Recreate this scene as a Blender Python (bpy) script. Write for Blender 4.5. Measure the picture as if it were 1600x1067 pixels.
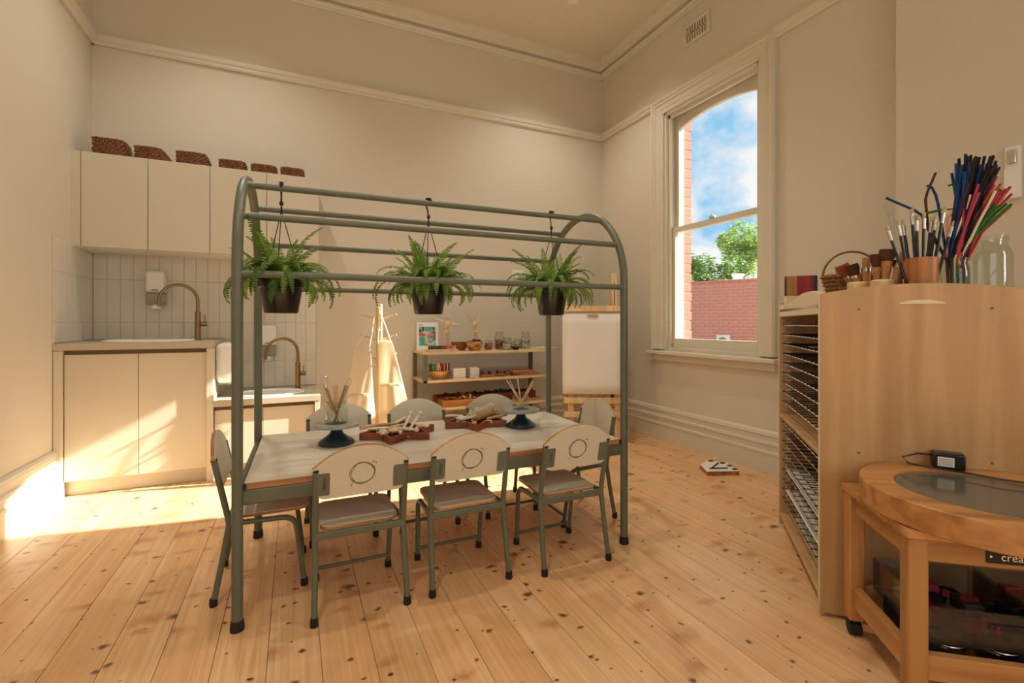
import bpy, bmesh, math, random
from mathutils import Vector, Matrix
for _o in list(bpy.data.objects): bpy.data.objects.remove(_o)
S = bpy.context.scene
C = bpy.context.collection
R = math.radians
rnd = random.Random(7)

# ------------------------------------------------------------------ camera
F, CU, HV, YAW, CH = 740.0, 800.0, 505.0, R(24.68), 1.03
cs, sn = math.cos(YAW), math.sin(YAW)
cam_d = bpy.data.cameras.new('camera'); cam = bpy.data.objects.new('camera', cam_d); C.objects.link(cam)
cam_d.sensor_fit = 'HORIZONTAL'; cam_d.sensor_width = 36; cam_d.lens = F/1600*36
cam_d.shift_y = (HV-533.5)/1600; cam_d.clip_start = .02; cam_d.clip_end = 300
cam.location = (0, 0, CH); cam.rotation_euler = (R(90), 0, -YAW)
S.camera = cam

def at_z(u, v, z):                      # pixel -> point at height z (floor, table top ...)
    d = (CH-z)*F/(v-HV); o = (u-CU)/F
    return Vector((d*(sn+o*cs), d*(cs-o*sn), z))
def at_y(u, v, y):                      # pixel -> point on a plane y = const
    o = (u-CU)/F; x = y*(sn+o*cs)/(cs-o*sn); d = x*sn+y*cs
    return Vector((x, y, CH+(HV-v)/F*d))
def at_x(u, v, x):
    o = (u-CU)/F; y = x*(cs-o*sn)/(sn+o*cs); d = x*sn+y*cs
    return Vector((x, y, CH+(HV-v)/F*d))

# ------------------------------------------------------------------ view, world, lights
S.view_settings.view_transform = 'Standard'; S.view_settings.look = 'None'
S.view_settings.gamma = 1; S.view_settings.use_curve_mapping = False
S.view_settings.exposure = 0.15

def lin(c):
    c = c/255.0
    return c/12.92 if c <= .04045 else ((c+.055)/1.055)**2.4
def rgb(r, g, b): return (lin(r), lin(g), lin(b), 1)

W = bpy.data.worlds.new('sky'); S.world = W; W.use_nodes = True
wn, wl = W.node_tree.nodes, W.node_tree.links
wn.clear()
w_out = wn.new('ShaderNodeOutputWorld'); w_bg = wn.new('ShaderNodeBackground')
w_tc = wn.new('ShaderNodeTexCoord'); w_map = wn.new('ShaderNodeMapping'); w_map.inputs['Scale'].default_value = (1, 1, 1.35)
w_map.inputs['Location'].default_value = (.36, .1, .15)
w_no = wn.new('ShaderNodeTexNoise'); w_no.inputs['Scale'].default_value = 4.6; w_no.inputs['Detail'].default_value = 9; w_no.inputs['Roughness'].default_value = .56
w_rp = wn.new('ShaderNodeValToRGB'); w_rp.color_ramp.elements[0].position = .36; w_rp.color_ramp.elements[1].position = .50
w_rp.color_ramp.elements[0].color = (.28, .61, .90, 1); w_rp.color_ramp.elements[1].color = (.95, .95, .95, 1)
wl.new(w_tc.outputs['Generated'], w_map.inputs['Vector']); wl.new(w_map.outputs['Vector'], w_no.inputs['Vector'])
wl.new(w_no.outputs['Fac'], w_rp.inputs['Fac']); wl.new(w_rp.outputs['Color'], w_bg.inputs['Color'])
w_bg.inputs['Strength'].default_value = 1.0
wl.new(w_bg.outputs['Background'], w_out.inputs['Surface'])

sun_d = bpy.data.lights.new('sun', 'SUN'); sun = bpy.data.objects.new('sun', sun_d); C.objects.link(sun)
sun_d.energy = 20; sun_d.angle = R(.6); sun_d.color = (1, .95, .86)
sun.rotation_euler = Vector((-1, .16, -.59)).to_track_quat('-Z', 'Y').to_euler(); sun.location = (8, 1, 5)

def area(name, loc, dirv, sx, sy, power, col):
    d = bpy.data.lights.new(name, 'AREA'); d.shape = 'RECTANGLE'; d.size = sx; d.size_y = sy; d.energy = power; d.color = col
    o = bpy.data.objects.new(name, d); C.objects.link(o); o.location = loc
    o.rotation_euler = Vector(dirv).to_track_quat('-Z', 'Z').to_euler()
    return o
# added fill lights at two unseen, assumed windows behind the camera (right wall, front wall)
area('fill_right_window', (3.12, -1.15, 1.86), (-1, 0, 0), .9, 1.95, 85, (1, .965, .91))
area('fill_front_window', (.55, -2.62, 1.86), (0, 1, 0), 1.7, 1.95, 14, (1, .965, .91))
# added fill light in an assumed, unseen doorway of the left wall, behind the camera
area('fill_doorway', (-1.36, -.95, 1.15), (1, 0, 0), .85, 2.0, 6, (1, .96, .90))

# ------------------------------------------------------------------ mesh helpers
class MB:
    def __init__(s): s.v = []; s.f = []
    def add(s, vs, fs, M=None):
        n = len(s.v)
        s.v += [tuple(M @ Vector(p)) if M else tuple(p) for p in vs]
        s.f += [tuple(i+n for i in f) for f in fs]
        return s
    def box(s, x0, x1, y0, y1, z0, z1, M=None):
        return s.add([(x0,y0,z0),(x1,y0,z0),(x1,y1,z0),(x0,y1,z0),(x0,y0,z1),(x1,y0,z1),(x1,y1,z1),(x0,y1,z1)],
                     [(3,2,1,0),(4,5,6,7),(0,1,5,4),(1,2,6,5),(2,3,7,6),(3,0,4,7)], M)
    def tube(s, pts, r, n=8, closed=False, caps=True, M=None):
        pts = [Vector(p) for p in pts]; k = len(pts); rs = r if isinstance(r, (list, tuple)) else [r]*k
        vs, fs = [], []; nrm = None
        for i, p in enumerate(pts):
            if closed: t = pts[(i+1) % k]-pts[i-1]
            else: t = pts[min(i+1, k-1)]-pts[max(i-1, 0)]
            t.normalize()
            if nrm is None:
                nrm = t.orthogonal().normalized()
            else:
                nrm = (nrm-t*nrm.dot(t))
                nrm = nrm.normalized() if nrm.length > 1e-6 else t.orthogonal().normalized()
            b = t.cross(nrm)
            for j in range(n):
                a = 2*math.pi*j/n
                vs.append(p+(nrm*math.cos(a)+b*math.sin(a))*rs[i])
        for i in range(k if closed else k-1):
            for j in range(n):
                a, b2 = i*n+j, i*n+(j+1) % n; c, d = ((i+1) % k)*n+(j+1) % n, ((i+1) % k)*n+j
                fs.append((a, b2, c, d))
        if caps and not closed:
            fs.append(tuple(range(n))[::-1]); fs.append(tuple(range((k-1)*n, k*n)))
        return s.add(vs, fs, M)
    def cyl(s, p0, p1, r0, r1=None, n=12, M=None): return s.tube([p0, p1], [r0, r0 if r1 is None else r1], n, M=M)
    def lathe(s, prof, n=24, c=(0,0,0), sx=1, sy=1, M=None):
        vs, fs = [], []
        for r, z in prof:
            for j in range(n):
                a = 2*math.pi*j/n; vs.append((c[0]+r*sx*math.cos(a), c[1]+r*sy*math.sin(a), c[2]+z))
        for i in range(len(prof)-1):
            for j in range(n):
                fs.append((i*n+j, i*n+(j+1) % n, (i+1)*n+(j+1) % n, (i+1)*n+j))
        fs.append(tuple(range(n))[::-1]); k = (len(prof)-1)*n; fs.append(tuple(range(k, k+n)))
        return s.add(vs, fs, M)
    def prism(s, poly, z0, z1, M=None):
        n = len(poly)
        vs = [(p[0], p[1], z0) for p in poly]+[(p[0], p[1], z1) for p in poly]
        fs = [tuple(range(n))[::-1], tuple(range(n, 2*n))]+[(i, (i+1) % n, n+(i+1) % n, n+i) for i in range(n)]
        return s.add(vs, fs, M)
    def ball(s, c, rx, ry=None, rz=None, n=12, m=8, M=None):
        ry = rx if ry is None else ry; rz = rx if rz is None else rz
        vs, fs = [], []
        for i in range(1, m):
            t = math.pi*i/m
            for j in range(n):
                a = 2*math.pi*j/n; vs.append((c[0]+rx*math.sin(t)*math.cos(a), c[1]+ry*math.sin(t)*math.sin(a), c[2]+rz*math.cos(t)))
        k = len(vs); vs += [(c[0], c[1], c[2]+rz), (c[0], c[1], c[2]-rz)]
        for i in range(m-2):
            for j in range(n): fs.append((i*n+j, (i+1)*n+j, (i+1)*n+(j+1) % n, i*n+(j+1) % n))
        for j in range(n):
            fs.append((k, j, (j+1) % n)); fs.append((k+1, (m-2)*n+(j+1) % n, (m-2)*n+j))
        return s.add(vs, fs, M)
    def sweep(s, prof, p0, p1, A, B):    # profile (a,b) pushed along p0-p1
        p0, p1, A, B = Vector(p0), Vector(p1), Vector(A), Vector(B); n = len(prof)
        vs = [p0+A*a+B*b for a, b in prof]+[p1+A*a+B*b for a, b in prof]
        fs = [tuple(range(n)), tuple(range(n, 2*n))[::-1]]+[(i, n+i, n+(i+1) % n, (i+1) % n) for i in range(n)]
        return s.add(vs, fs)
    def mesh(s, name):
        me = bpy.data.meshes.new(name); me.from_pydata(s.v, [], s.f)
        bm = bmesh.new(); bm.from_mesh(me); bmesh.ops.recalc_face_normals(bm, faces=bm.faces); bm.to_mesh(me); bm.free()
        return me
    def build(s, name, mat, parent=None, bevel=0, smooth=38, loc=None, rot=None, seg=2):
        me = s.mesh(name)
        if smooth:
            me.polygons.foreach_set('use_smooth', [True]*len(me.polygons)); me.set_sharp_from_angle(angle=R(smooth))
        return link(name, me, mat, parent, bevel, loc, rot, seg)

def link(name, me, mat, parent=None, bevel=0, loc=None, rot=None, seg=2):
    o = bpy.data.objects.new(name, me); C.objects.link(o)
    if mat and not me.materials: me.materials.append(mat)
    if parent: o.parent = parent
    if loc is not None: o.location = loc
    if rot is not None: o.rotation_euler = rot
    if bevel:
        m = o.modifiers.new('bevel', 'BEVEL'); m.width = bevel; m.segments = seg; m.limit_method = 'ANGLE'; m.angle_limit = R(40)
    return o

def tag(o, label=None, cat=None, group=None, kind=None):
    if label: o['label'] = label
    if cat: o['category'] = cat
    if group: o['group'] = group
    if kind: o['kind'] = kind
    return o
def thing(name, label, cat, loc=(0,0,0), rotz=0, group=None):
    o = bpy.data.objects.new(name, None); C.objects.link(o); o.empty_display_size = .05
    o.location = loc; o.rotation_euler = (0, 0, rotz)
    return tag(o, label, cat, group)
def dup(root, loc, rotz=0, label=None, group=None):
    r = root.copy(); C.objects.link(r); r.location = loc; r.rotation_euler = (0, 0, rotz)
    if label: r['label'] = label
    if group: r['group'] = group
    for ch in root.children:
        c = ch.copy(); C.objects.link(c); c.parent = r
        for g in ch.children:
            d = g.copy(); C.objects.link(d); d.parent = c
    return r
def text_mesh(body, size, extr=.0005):
    cu = bpy.data.curves.new('lettering', 'FONT'); cu.body = body; cu.size = size; cu.extrude = extr; cu.align_x = 'CENTER'; cu.align_y = 'CENTER'
    o = bpy.data.objects.new('lettering', cu); C.objects.link(o)
    me = bpy.data.meshes.new_from_object(o.evaluated_get(bpy.context.evaluated_depsgraph_get()))
    bpy.data.objects.remove(o); me.name = 'lettering'; me.materials.clear()
    return me

# ------------------------------------------------------------------ materials
def base_mat(name):
    m = bpy.data.materials.new(name); m.use_nodes = True
    return m, m.node_tree.nodes, m.node_tree.links, m.node_tree.nodes['Principled BSDF']
def mat(name, col, rough=.5, metal=0, var=.0, vscale=8, bump=0, bscale=120, sheen=0, spec=None):
    m, n, l, p = base_mat(name)
    p.inputs['Base Color'].default_value = col; p.inputs['Roughness'].default_value = rough; p.inputs['Metallic'].default_value = metal
    if spec is not None: p.inputs['Specular IOR Level'].default_value = spec
    if sheen: p.inputs['Sheen Weight'].default_value = sheen
    tc = n.new('ShaderNodeTexCoord')
    if var:
        no = n.new('ShaderNodeTexNoise'); no.inputs['Scale'].default_value = vscale; no.inputs['Detail'].default_value = 5
        hs = n.new('ShaderNodeMixRGB'); hs.blend_type = 'MULTIPLY'; hs.inputs['Color1'].default_value = col
        rp = n.new('ShaderNodeValToRGB'); rp.color_ramp.elements[0].position = .3; rp.color_ramp.elements[1].position = .7
        rp.color_ramp.elements[0].color = (1-var,)*3+(1,); rp.color_ramp.elements[1].color = (1, 1, 1, 1)
        l.new(tc.outputs['Object'], no.inputs['Vector']); l.new(no.outputs['Fac'], rp.inputs['Fac'])
        hs.inputs['Fac'].default_value = 1; l.new(rp.outputs['Color'], hs.inputs['Color2']); l.new(hs.outputs['Color'], p.inputs['Base Color'])
    if bump:
        nb = n.new('ShaderNodeTexNoise'); nb.inputs['Scale'].default_value = bscale; nb.inputs['Detail'].default_value = 4
        bp = n.new('ShaderNodeBump'); bp.inputs['Strength'].default_value = bump; bp.inputs['Distance'].default_value = .002
        l.new(tc.outputs['Object'], nb.inputs['Vector']); l.new(nb.outputs['Fac'], bp.inputs['Height']); l.new(bp.outputs['Normal'], p.inputs['Normal'])
    return m
def wood(name, light, dark, axis=1, scale=1.0, rough=.45, contrast=.8, coat=0):
    m, n, l, p = base_mat(name)
    tc = n.new('ShaderNodeTexCoord'); oi = n.new('ShaderNodeObjectInfo'); mp = n.new('ShaderNodeMapping')
    sc = [26*scale]*3; sc[axis] = 1.6*scale; mp.inputs['Scale'].default_value = sc
    l.new(tc.outputs['Object'], mp.inputs['Vector'])
    cx = n.new('ShaderNodeCombineXYZ'); mu = n.new('ShaderNodeMath'); mu.operation = 'MULTIPLY'; mu.inputs[1].default_value = 37
    l.new(oi.outputs['Random'], mu.inputs[0])
    for i in range(3): l.new(mu.outputs[0], cx.inputs[i])
    l.new(cx.outputs[0], mp.inputs['Location'])
    no = n.new('ShaderNodeTexNoise'); no.inputs['Scale'].default_value = 1; no.inputs['Detail'].default_value = 6; no.inputs['Distortion'].default_value = .6
    l.new(mp.outputs[0], no.inputs['Vector'])
    rp = n.new('ShaderNodeValToRGB'); rp.color_ramp.elements[0].position = .5-.3*contrast/2-.1; rp.color_ramp.elements[1].position = .5+.3*contrast/2
    rp.color_ramp.elements[0].color = dark; rp.color_ramp.elements[1].color = light
    l.new(no.outputs['Fac'], rp.inputs['Fac'])
    hv = n.new('ShaderNodeHueSaturation'); mr = n.new('ShaderNodeMapRange'); mr.inputs['To Min'].default_value = .88; mr.inputs['To Max'].default_value = 1.08
    l.new(oi.outputs['Random'], mr.inputs['Value']); l.new(mr.outputs[0], hv.inputs['Value']); l.new(rp.outputs['Color'], hv.inputs['Color'])
    l.new(hv.outputs['Color'], p.inputs['Base Color']); p.inputs['Roughness'].default_value = rough
    if coat: p.inputs['Coat Weight'].default_value = coat; p.inputs['Coat Roughness'].default_value = .25
    bp = n.new('ShaderNodeBump'); bp.inputs['Strength'].default_value = .12; bp.inputs['Distance'].default_value = .002
    l.new(no.outputs['Fac'], bp.inputs['Height']); l.new(bp.outputs['Normal'], p.inputs['Normal'])
    return m
def glass(name, tint=(1,1,1,1), gloss=.1, ior=1.45):
    m, n, l, p = base_mat(name); n.remove(p)
    tr = n.new('ShaderNodeBsdfTransparent'); tr.inputs['Color'].default_value = tint
    gl = n.new('ShaderNodeBsdfGlossy'); gl.inputs['Roughness'].default_value = .02
    lw_ = n.new('ShaderNodeLayerWeight'); lw_.inputs['Blend'].default_value = .5
    pw = n.new('ShaderNodeMath'); pw.operation = 'POWER'; pw.inputs[1].default_value = 3.0; l.new(lw_.outputs['Facing'], pw.inputs[0])
    fr = n.new('ShaderNodeMath'); fr.operation = 'MULTIPLY_ADD'; fr.inputs[1].default_value = .45; fr.inputs[2].default_value = .04; l.new(pw.outputs[0], fr.inputs[0])
    mx = n.new('ShaderNodeMixShader'); l.new(fr.outputs[0], mx.inputs[0]); l.new(tr.outputs[0], mx.inputs[1]); l.new(gl.outputs[0], mx.inputs[2])
    l.new(mx.outputs[0], n['Material Output'].inputs['Surface'])
    return m
def floor_mat():
    m, n, l, p = base_mat('knotty_pine_floor')
    tc = n.new('ShaderNodeTexCoord'); oi = n.new('ShaderNodeObjectInfo')
    cx = n.new('ShaderNodeCombineXYZ'); mu = n.new('ShaderNodeMath'); mu.operation = 'MULTIPLY'; mu.inputs[1].default_value = 61
    l.new(oi.outputs['Random'], mu.inputs[0]); l.new(mu.outputs[0], cx.inputs[0]); l.new(mu.outputs[0], cx.inputs[1])
    ad = n.new('ShaderNodeVectorMath'); ad.operation = 'ADD'; l.new(tc.outputs['Object'], ad.inputs[0]); l.new(cx.outputs[0], ad.inputs[1])
    def mapped(sc):
        mp = n.new('ShaderNodeMapping'); mp.inputs['Scale'].default_value = sc; l.new(ad.outputs[0], mp.inputs['Vector']); return mp.outputs[0]
    def noise(sc, det=4, dist=0):
        no = n.new('ShaderNodeTexNoise'); no.inputs['Scale'].default_value = 1; no.inputs['Detail'].default_value = det; no.inputs['Distortion'].default_value = dist
        l.new(mapped(sc), no.inputs['Vector']); return no.outputs['Fac']
    def ramp(src, a, b, ca=(0,0,0,1), cb=(1,1,1,1)):
        rp = n.new('ShaderNodeValToRGB'); rp.color_ramp.elements[0].position = a; rp.color_ramp.elements[1].position = b
        rp.color_ramp.elements[0].color = ca; rp.color_ramp.elements[1].color = cb; l.new(src, rp.inputs['Fac']); return rp.outputs['Color']
    def mix(fac, a, b, bt='MIX'):
        mx = n.new('ShaderNodeMixRGB'); mx.blend_type = bt
        for s_, v_ in (('Fac', fac), ('Color1', a), ('Color2', b)):
            if hasattr(v_, 'is_linked') or hasattr(v_, 'links'): l.new(v_, mx.inputs[s_])
            else: mx.inputs[s_].default_value = v_
        return mx.outputs['Color']
    g = noise((70, 1.6, 1), 5, .8)
    col = ramp(g, .32, .68, rgb(222, 176, 126), rgb(239, 202, 154))
    tone = ramp(noise((5, 1.1, 1), 3), .3, .7, rgb(232, 194, 154), (1, 1, 1, 1))
    col = mix(.5, col, tone, 'MULTIPLY')
    def knots(sc, lo, hi, keep):
        vo = n.new('ShaderNodeTexVoronoi'); vo.voronoi_dimensions = '2D'; vo.inputs['Scale'].default_value = 1
        nd = n.new('ShaderNodeTexNoise'); nd.inputs['Scale'].default_value = 22; nd.inputs['Detail'].default_value = 4; l.new(ad.outputs[0], nd.inputs['Vector'])
        sc2 = n.new('ShaderNodeVectorMath'); sc2.operation = 'SCALE'; sc2.inputs['Scale'].default_value = .30; l.new(nd.outputs['Color'], sc2.inputs[0])
        a2 = n.new('ShaderNodeVectorMath'); a2.operation = 'ADD'; l.new(mapped(sc), a2.inputs[0]); l.new(sc2.outputs[0], a2.inputs[1])
        l.new(a2.outputs[0], vo.inputs['Vector'])
        sep = n.new('ShaderNodeSeparateColor'); l.new(vo.outputs['Color'], sep.inputs[0])
        sz = n.new('ShaderNodeMapRange'); sz.inputs['To Min'].default_value = .75; sz.inputs['To Max'].default_value = 2.6; l.new(sep.outputs[1], sz.inputs['Value'])
        dm = n.new('ShaderNodeMath'); dm.operation = 'MULTIPLY'; l.new(vo.outputs['Distance'], dm.inputs[0]); l.new(sz.outputs[0], dm.inputs[1])
        d = ramp(dm.outputs[0], lo, hi, (1,1,1,1), (0,0,0,1))
        k = n.new('ShaderNodeMath'); k.operation = 'GREATER_THAN'; k.inputs[1].default_value = keep; l.new(sep.outputs[0], k.inputs[0])
        mm = n.new('ShaderNodeMath'); mm.operation = 'MULTIPLY'; l.new(d, mm.inputs[0]); l.new(k.outputs[0], mm.inputs[1]); return mm.outputs[0]
    smudge = knots((3.4, 6.5, 1), .0, .36, .5)
    sm = n.new('ShaderNodeMath'); sm.operation = 'MULTIPLY'; sm.inputs[1].default_value = .75; l.new(smudge, sm.inputs[0])
    col = mix(sm.outputs[0], col, rgb(176, 118, 68))
    col = mix(knots((6, 8, 1), .05, .15, .55), col, rgb(112, 68, 38))
    col = mix(knots((11, 15, 1), .05, .14, .72), col, rgb(92, 54, 30))
    hv = n.new('ShaderNodeHueSaturation'); mr = n.new('ShaderNodeMapRange'); mr.inputs['To Min'].default_value = .94; mr.inputs['To Max'].default_value = 1.04
    l.new(oi.outputs['Random'], mr.inputs['Value']); l.new(mr.outputs[0], hv.inputs['Value']); l.new(col, hv.inputs['Color'])
    l.new(hv.outputs['Color'], p.inputs['Base Color'])
    p.inputs['Roughness'].default_value = .36; p.inputs['Specular IOR Level'].default_value = .45
    bp = n.new('ShaderNodeBump'); bp.inputs['Strength'].default_value = .06; bp.inputs['Distance'].default_value = .002
    l.new(g, bp.inputs['Height']); l.new(bp.outputs['Normal'], p.inputs['Normal'])
    return m
def weave_mat(name, c1, c2, scale=140):
    m, n, l, p = base_mat(name)
    tc = n.new('ShaderNodeTexCoord'); no = n.new('ShaderNodeTexNoise'); no.inputs['Scale'].default_value = scale; no.inputs['Detail'].default_value = 3
    l.new(tc.outputs['Object'], no.inputs['Vector'])
    rp = n.new('ShaderNodeValToRGB'); rp.color_ramp.elements[0].position = .38; rp.color_ramp.elements[1].position = .66
    rp.color_ramp.elements[0].color = c1; rp.color_ramp.elements[1].color = c2
    l.new(no.outputs['Fac'], rp.inputs['Fac']); l.new(rp.outputs['Color'], p.inputs['Base Color']); p.inputs['Roughness'].default_value = .75
    bp = n.new('ShaderNodeBump'); bp.inputs['Strength'].default_value = .6; bp.inputs['Distance'].default_value = .004
    l.new(no.outputs['Fac'], bp.inputs['Height']); l.new(bp.outputs['Normal'], p.inputs['Normal'])
    return m
def leaf_mat(name, c1, c2, trans=.35):
    m, n, l, p = base_mat(name)
    oi = n.new('ShaderNodeObjectInfo'); tc = n.new('ShaderNodeTexCoord'); no = n.new('ShaderNodeTexNoise'); no.inputs['Scale'].default_value = 14
    l.new(tc.outputs['Object'], no.inputs['Vector'])
    ad = n.new('ShaderNodeMath'); ad.operation = 'ADD'; l.new(no.outputs['Fac'], ad.inputs[0]); l.new(oi.outputs['Random'], ad.inputs[1])
    hf = n.new('ShaderNodeMath'); hf.operation = 'MULTIPLY'; hf.inputs[1].default_value = .5; l.new(ad.outputs[0], hf.inputs[0])
    rp = n.new('ShaderNodeValToRGB'); rp.color_ramp.elements[0].position = .2; rp.color_ramp.elements[1].position = .8
    rp.color_ramp.elements[0].color = c1; rp.color_ramp.elements[1].color = c2; l.new(hf.outputs[0], rp.inputs['Fac'])
    l.new(rp.outputs['Color'], p.inputs['Base Color']); p.inputs['Roughness'].default_value = .5
    tr = n.new('ShaderNodeBsdfTranslucent'); l.new(rp.outputs['Color'], tr.inputs['Color'])
    mx = n.new('ShaderNodeMixShader'); mx.inputs[0].default_value = trans
    l.new(p.outputs[0], mx.inputs[1]); l.new(tr.outputs[0], mx.inputs[2]); l.new(mx.outputs[0], n['Material Output'].inputs['Surface'])
    return m

M = {}
M['wall'] = mat('wall_paint', rgb(213, 205, 187), .75, bump=.08, bscale=260)
M['ceil'] = mat('ceiling_paint', rgb(216, 207, 187), .8)
M['trim'] = mat('trim_gloss_paint', rgb(216, 209, 190), .35)
M['cab'] = mat('cabinet_laminate', rgb(208, 199, 178), .5)
M['worktop'] = mat('worktop_stone', rgb(190, 178, 156), .35, var=.05, vscale=40)
M['channel_shade'] = mat('painted_channel_shade', rgb(120, 104, 80), .6)  # darker colour stands in for the shade inside the finger channel
M['tile'] = mat('white_glazed_tile', rgb(222, 216, 200), .18, var=.06, vscale=5)
M['grout'] = mat('grout', rgb(206, 198, 182), .9)
M['white'] = mat('white_plastic', rgb(236, 234, 228), .35)
M['ceramic'] = mat('white_ceramic', rgb(240, 238, 232), .12)
M['smoke'] = mat('smoky_plastic', rgb(150, 142, 126), .15)
M['brass'] = mat('brushed_brass', rgb(150, 124, 88), .3, 1.0)
M['sage'] = mat('sage_green_powder_coat', rgb(98, 101, 82), .42)
M['black'] = mat('black_rubber', rgb(22, 21, 22), .6)
M['blackp'] = mat('black_gloss_plastic', rgb(24, 18, 18), .25)
M['soil'] = mat('soil_and_slot_shade', rgb(50, 36, 26), .9)  # also colours the vent backing and easel slots, standing in for shade
M['lam'] = mat('cream_laminate', rgb(214, 204, 180), .45, var=.04, vscale=60)
M['tabletop'] = mat('table_laminate', rgb(214, 206, 186), .32, var=.03, vscale=40)
M['ply'] = wood('plywood_edge', rgb(196, 142, 88), rgb(150, 96, 54), 0, 1.5, .5)
M['ink'] = mat('brown_ink', rgb(110, 92, 66), .6)
M['plate'] = mat('green_grey_plate', rgb(104, 106, 88), .45)
M['letter'] = mat('dark_lettering', rgb(52, 48, 38), .5)
M['floor'] = floor_mat()
M['subfloor'] = mat('subfloor_dark', rgb(60, 38, 22), .9)
M['birch'] = wood('birch_plywood', rgb(198, 160, 110), rgb(172, 130, 84), 2, .55, .42, .9)
M['birch_e'] = mat('birch_ply_edge', rgb(222, 206, 172), .5)
M['shelf'] = wood('birch_shelf', rgb(226, 198, 152), rgb(204, 170, 120), 0, .7, .45)
M['beech'] = wood('beech_wood', rgb(188, 134, 76), rgb(146, 94, 48), 1, .8, .42)
M['beechx'] = wood('beech_wood_x', rgb(188, 134, 76), rgb(146, 94, 48), 0, .8, .42)
M['beechz'] = wood('beech_wood_z', rgb(188, 134, 76), rgb(146, 94, 48), 2, .8, .42)
M['pale'] = wood('pale_pine', rgb(230, 200, 150), rgb(204, 164, 110), 2, .9, .5)
M['box'] = wood('turned_acacia', rgb(196, 130, 70), rgb(140, 80, 36), 0, 1.2, .4)
M['boxz'] = wood('wood_pot', rgb(186, 124, 66), rgb(140, 84, 40), 2, 1.2, .4)
M['redwood'] = wood('red_brown_tray_wood', rgb(146, 70, 38), rgb(98, 40, 22), 0, 1.0, .4)
M['driftw'] = wood('pale_driftwood', rgb(222, 190, 144), rgb(178, 134, 88), 0, 2.0, .6)
M['bone'] = mat('bone_white', rgb(226, 212, 184), .6, var=.15, vscale=40)
M['rope'] = weave_mat('cotton_rope', rgb(170, 150, 118), rgb(232, 222, 200), 300)
M['twine'] = weave_mat('jute_twine', rgb(150, 112, 66), rgb(206, 172, 120), 300)
M['wicker'] = weave_mat('dark_wicker', rgb(48, 28, 16), rgb(186, 124, 78), 200)
M['wicker2'] = weave_mat('brown_wicker', rgb(92, 58, 30), rgb(176, 124, 72), 220)
M['canvas'] = mat('cotton_canvas', rgb(248, 239, 218), .85, var=.1, vscale=6, bump=.3, bscale=500)
_m = M['canvas']; _n, _l = _m.node_tree.nodes, _m.node_tree.links; _t = _n.new('ShaderNodeBsdfTranslucent'); _t.inputs['Color'].default_value = rgb(250, 240, 216)
_x = _n.new('ShaderNodeMixShader'); _x.inputs[0].default_value = .5; _l.new(_n['Principled BSDF'].outputs[0], _x.inputs[1]); _l.new(_t.outputs[0], _x.inputs[2]); _l.new(_x.outputs[0], _n['Material Output'].inputs['Surface'])
M['paper'] = mat('white_paper', rgb(232, 226, 216), .75)
M['glass'] = glass('clear_glass', (.93, .95, .92, 1), ior=1.5)
M['pane'] = glass('window_pane', (.97, .98, .98, 1), ior=1.3)
M['acryl'] = glass('clear_plastic', (.8, .82, .84, 1), ior=1.4)
M['navy'] = mat('navy_painted_wood', rgb(26, 44, 58), .35)
M['marble'] = mat('pale_grey_marble', rgb(160, 162, 156), .25, var=.25, vscale=22)
M['steel'] = mat('steel_wire', rgb(190, 186, 178), .25, 1.0)
M['bwire'] = mat('black_wire', rgb(24, 22, 22), .4)
M['chrome'] = mat('chrome', rgb(220, 220, 220), .1, 1.0)
M['screen'] = mat('frosted_light_panel', rgb(96, 90, 78), .12)
M['brick'] = mat('red_brick', rgb(216, 138, 118), .85, var=.3, vscale=7, bump=.4, bscale=60)
M['mortar'] = mat('mortar', rgb(236, 222, 206), .9)
M['cream_out'] = mat('exterior_cream_paint', rgb(228, 220, 198), .6)
M['leaf'] = leaf_mat('fern_green', rgb(52, 92, 24), rgb(146, 178, 66))
M['tleaf'] = leaf_mat('tree_leaf', rgb(84, 128, 52), rgb(172, 200, 104), .35)
M['bark'] = mat('bark', rgb(88, 66, 48), .9, var=.4, vscale=10)
M['ground'] = mat('gravel_ground', rgb(150, 140, 124), .95, var=.3, vscale=3)
M['roof_grey'] = mat('grey_roof', rgb(150, 152, 156), .7)
M['bristle'] = mat('hog_bristle', rgb(206, 176, 130), .8, var=.2, vscale=200)
M['dbristle'] = mat('brown_bristle', rgb(92, 46, 28), .8, var=.4, vscale=200)
M['felt_red'] = mat('rust_felt', rgb(150, 74, 36), .9)
M['lamp'] = None
m_, n_, l_, p_ = base_mat('downlight_glow'); p_.inputs['Emission Color'].default_value = (1, .93, .8, 1); p_.inputs['Emission Strength'].default_value = 20
M['lamp'] = m_
def colour(name, r, g, b, rough=.5): 
    if name not in M: M[name] = mat(name, rgb(r, g, b), rough)
    return M[name]
# ================================================================== THE ROOM
CBX, CBY = 2.86, 1.413
XL, XR, YB, YF, ZC = -1.275, 2.98, 4.20, -2.50, 3.74
def struct(o, label, cat=None): return tag(o, label, cat, kind='structure')

# floor: pine boards laid along y, each its own piece
fl = MB().box(XL-.1, XR+.3, YF-.2, YB+.1, -.12, -.022).build('floor', M['subfloor'])
struct(fl, 'knotty pine floorboards running towards the back wall', 'floor')
x = XL; bw = .15; k = 0
while x < XR-.01:
    w = min(bw, XR-x); y = YF; ys = [YF]
    y = YF+rnd.uniform(.8, 3.2)
    while y < YB-.6: ys.append(y); y += rnd.uniform(2.4, 4.2)
    ys.append(YB)
    for a, b in zip(ys[:-1], ys[1:]):
        L = b-a
        o = MB().box(.0007, w-.0007, .0006, L-.0006, -.022, 0).build('plank', M['floor'], fl, bevel=.0009, seg=1, loc=(x, a, 0))
    x += bw

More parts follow.
